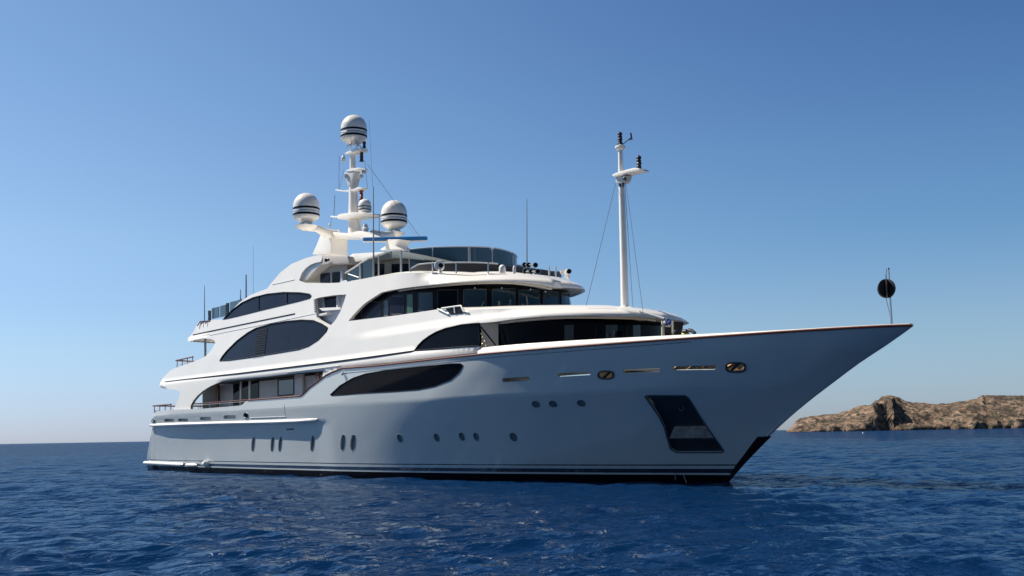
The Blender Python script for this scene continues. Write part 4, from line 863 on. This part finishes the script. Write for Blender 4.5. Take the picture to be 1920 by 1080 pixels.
# ================================================================ sea
def sea():
    fx,fy=_f[0],_f[1]; az0=math.atan2(fy,fx)
    d=np.exp(np.linspace(math.log(5),math.log(12000),1200))
    fine=np.linspace(-R(46),R(46),860); coarse=np.linspace(R(46),2*math.pi-R(46),40)[1:]
    th=np.concatenate([fine,coarse])+az0
    D,T=np.meshgrid(d,th,indexing='ij'); bx,by_=CAM[0]-fx*4,CAM[1]-fy*4
    X=bx+D*np.cos(T); Yy=by_+D*np.sin(T); Z=np.zeros_like(X)
    sp=np.maximum(D*(math.log(12000/5)/1199)*.9,.05)
    rg=np.random.RandomState(4); wind=math.radians(150); X0,Y0=X.copy(),Yy.copy(); DX=np.zeros_like(X); DY=np.zeros_like(X)
    # slowly varying gust patches
    patchy=.8+.35*np.sin(X0*.021+1.3)*np.sin(Y0*.017+.4)+.15*np.sin(X0*.06+Y0*.045)
    for i in range(110):
        lam=.26*(4.6/.26)**(rg.rand()**1.35); k=2*math.pi/lam; a=wind+rg.normal()*.62; ph=rg.rand()*6.28
        amp=.0071*lam**.84*(1.0 if lam<1.2 else .6)
        fade=np.clip((lam/sp-2.2)/2.5,0,1); kx,ky=k*math.cos(a),k*math.sin(a)
        p=kx*X0+ky*Y0+ph; A_=amp*fade*patchy
        Z+=A_*np.cos(p); DX-=A_*.75*math.cos(a)*np.sin(p); DY-=A_*.75*math.sin(a)*np.sin(p)
    X=X+DX; Yy=Yy+DY
    nd,nth=X.shape; co=np.stack([X,Yy,Z],-1).reshape(-1,3).astype(np.float32)
    me=bpy.data.meshes.new('sea'); i=np.arange(nd-1)[:,None]*nth+np.arange(nth)[None,:]; j=np.arange(nd-1)[:,None]*nth+((np.arange(nth)+1)%nth)[None,:]
    F=np.stack([i,i+nth,j+nth,j],-1).reshape(-1,4)
    me.vertices.add(len(co)+1); co=np.vstack([co,[[bx,by_,0]]]); me.vertices.foreach_set('co',co.ravel().astype(np.float32))
    nq=len(F); cen=len(co)-1; tri=[(cen,int(a),int((a+1)%nth)) for a in range(nth)]
    me.loops.add(nq*4+nth*3); me.polygons.add(nq+nth)
    me.loops.foreach_set('vertex_index',np.concatenate([F.ravel(),np.array(tri).ravel()]).astype(np.int32))
    ls=np.concatenate([np.arange(nq)*4,nq*4+np.arange(nth)*3]).astype(np.int32); me.polygons.foreach_set('loop_start',ls)
    me.polygons.foreach_set('use_smooth',[True]*(nq+nth)); me.update(calc_edges=True); me.validate()
    o=bpy.data.objects.new('sea',me); COL.objects.link(o); tag(o,'deep blue choppy sea around the yacht','sea',kind='structure')
    m=bpy.data.materials.new('sea_water'); m.use_nodes=True; t=m.node_tree; b=t.nodes['Principled BSDF']
    b.inputs['Base Color'].default_value=(.0022,.020,.078,1); b.inputs['Roughness'].default_value=.05; b.inputs['IOR'].default_value=1.333; b.inputs['Specular IOR Level'].default_value=.2
    tc=t.nodes.new('ShaderNodeTexCoord'); prev=None
    for s,st,dist,sx in((.16,.8,2.6,.5),(.45,.7,.8,.5),(1.3,.9,.36,.6),(4.5,.8,.10,.65),(9,.7,.05,.7),(20,.6,.02,.75)):
        mp=t.nodes.new('ShaderNodeMapping'); mp.inputs['Rotation'].default_value=(0,0,-wind); mp.inputs['Scale'].default_value=(1,sx,1)
        n=t.nodes.new('ShaderNodeTexNoise'); n.inputs['Scale'].default_value=s; n.inputs['Detail'].default_value=3; n.inputs['Roughness'].default_value=.55
        bp=t.nodes.new('ShaderNodeBump'); bp.inputs['Strength'].default_value=st; bp.inputs['Distance'].default_value=dist
        t.links.new(tc.outputs['Object'],mp.inputs['Vector']); t.links.new(mp.outputs[0],n.inputs['Vector']); t.links.new(n.outputs['Fac'],bp.inputs['Height'])
        if prev: t.links.new(prev.outputs[0],bp.inputs['Normal'])
        prev=bp
    t.nodes.remove(b); df=t.nodes.new('ShaderNodeBsdfDiffuse'); df.inputs[0].default_value=(.0014,.0160,.056,1)
    gs=t.nodes.new('ShaderNodeBsdfGlossy'); gs.inputs['Roughness'].default_value=.05; gs.inputs[0].default_value=(.80,.92,1,1)
    fr_=t.nodes.new('ShaderNodeFresnel'); fr_.inputs[0].default_value=1.333; mn=t.nodes.new('ShaderNodeMath'); mn.operation='MINIMUM'; mn.inputs[1].default_value=.32; t.links.new(fr_.outputs[0],mn.inputs[0])
    mxs=t.nodes.new('ShaderNodeMixShader'); t.links.new(mn.outputs[0],mxs.inputs[0]); t.links.new(df.outputs[0],mxs.inputs[1]); t.links.new(gs.outputs[0],mxs.inputs[2]); t.links.new(mxs.outputs[0],t.nodes['Material Output'].inputs[0])
    for q in(gs,fr_): t.links.new(prev.outputs[0],q.inputs['Normal'])
    me.materials.append(m)
sea()
# ================================================================ island
def island():
    Dn=820.; ctr=CAM.copy(); hx=Vector((RX[0],RX[1],0)).normalized(); hf=Vector((_f[0],_f[1],0)).normalized()
    sil=[(1470,807),(1477,803),(1483,797),(1491,788),(1510,780),(1535,778),(1560,775),(1590,766),(1612,759),(1630,754.5),(1647,745),(1660,740),(1675,741),(1690,749),(1710,754),(1740,754),(1775,754),(1790,750),(1815,746),(1830,742),(1837,736.5),(1843,739),(1880,739),(1920,738),(1990,730),(2100,722),(2300,740),(2500,800)]
    sc_=Dn/FPX
    zz=[]
    for u,v in sil:
        d=ray(u,v); t=Dn/(d@np.array(hf)); zz.append((float(d@np.array(hx))*t,max(.3,float(CAM[2]+d[2]*t))))
    prof=interp(zz); l0,l1=zz[0][0],zz[-1][0]; NL,NM=620,130; V=[];ms=[-6+(q/NM)**1.5*230 for q in range(NM+1)]
    cave0,cave1=[float(ray(u,800)@np.array(hx))/float(ray(u,800)@np.array(hf))*Dn for u in(1618,1686)]
    for i in range(NL+1):
        l=l0+(l1-l0)*(i/NL)**1.0; H=prof(l)
        cv=max(0,min(1,(l-cave0)/13))*max(0,min(1,(cave1-l)/12))
        sh=8*noise.noise(Vector((l*.03,3,0)))+4*noise.noise(Vector((l*.11,5,0)))+cv*6
        for m_ in ms:
            mm_=m_-sh-6; wid=70
            t=max(0,min(1,mm_/wid)); f=t**.62 if cv<.5 else (min(1,t*7)*.8+.2*t)
            f=f*(1-cv)+ (min(1,t*7)*.78+.22*t)*cv if cv>0 else f
            z=H*f*(1+max(0,m_)*.0006) if mm_>0 else -2+mm_*.1
            if mm_>wid: z=H*(1-.25*min(1,(mm_-wid)/120))
            r=noise.fractal(Vector((l*.05,m_*.05,z*.08)),.9,2.1,6)
            r2=abs(noise.noise(Vector((l*.09+m_*.10,m_*.06-z*.12,0)))); r3=noise.noise(Vector((l*.35,m_*.35,z*.3)))
            env=min(1,max(0,mm_/4))*min(1,H/8)
            r4=abs(noise.noise(Vector((l*.035-m_*.03,m_*.04,4.)))); z+=env*(r*2.6*min(1,t*3+.3)*(1 if mm_<60 else .5)+(r2-.3)*-4.2*(1-t*.7)+(r4-.3)*-6*(1-t)+r3*.6)
            px=l+env*(r2*3.); px*=(1+m_/Dn); p=Vector(ctr)+hx*px+hf*(Dn+m_+env*r*3); V.append((p.x,p.y,z if mm_>0 else min(z,-.5)))
    n=NM+1; F=[(i*n+j,(i+1)*n+j,(i+1)*n+j+1,i*n+j+1) for i in range(NL) for j in range(NM)]
    m=bpy.data.materials.new('island_rock'); m.use_nodes=True; t=m.node_tree; b=t.nodes['Principled BSDF']; b.inputs['Roughness'].default_value=.95; b.inputs['Specular IOR Level'].default_value=.1
    tc=t.nodes.new('ShaderNodeTexCoord')
    def nz(s,d=6): 
        q=t.nodes.new('ShaderNodeTexNoise'); q.inputs['Scale'].default_value=s; q.inputs['Detail'].default_value=d; q.inputs['Roughness'].default_value=.65; t.links.new(tc.outputs['Object'],q.inputs['Vector']); return q
    n1=nz(.05); r=t.nodes.new('ShaderNodeValToRGB'); e=r.color_ramp.elements; e[0].position=.36; e[0].color=(.07,.055,.045,1); e[1].position=.66; e[1].color=(.33,.235,.17,1)
    q=e.new(.5); q.color=(.19,.13,.092,1); t.links.new(n1.outputs['Fac'],r.inputs[0])
    n2=nz(.22,5); r2=t.nodes.new('ShaderNodeValToRGB'); r2.color_ramp.elements[0].position=.44; r2.color_ramp.elements[1].position=.52; t.links.new(n2.outputs['Fac'],r2.inputs[0])
    mx=t.nodes.new('ShaderNodeMix'); mx.data_type='RGBA'; mx.inputs[6].default_value=(.06,.055,.042,1); t.links.new(r2.outputs[0],mx.inputs[0]); t.links.new(r.outputs[0],mx.inputs[7]); t.links.new(mx.outputs[2],b.inputs['Base Color'])
    bp=t.nodes.new('ShaderNodeBump'); bp.inputs['Distance'].default_value=1.4; bp.inputs['Strength'].default_value=.6; t.links.new(nz(.28,8).outputs['Fac'],bp.inputs['Height']); t.links.new(bp.outputs[0],b.inputs['Normal'])
    me=bpy.data.meshes.new('island'); me.from_pydata(V,[],F); me.polygons.foreach_set('use_smooth',[False]*len(F)); me.materials.append(m)
    o=bpy.data.objects.new('island',me); COL.objects.link(o); tag(o,'low rocky brown island on the horizon at right','island',kind='structure')
island()

# keep the tree at thing > part > sub-part
for o in list(COL.objects):
    if o.parent and o.parent.parent is yacht and o.children:
        assert o.parent.location.length<1e-6; o.parent=yacht
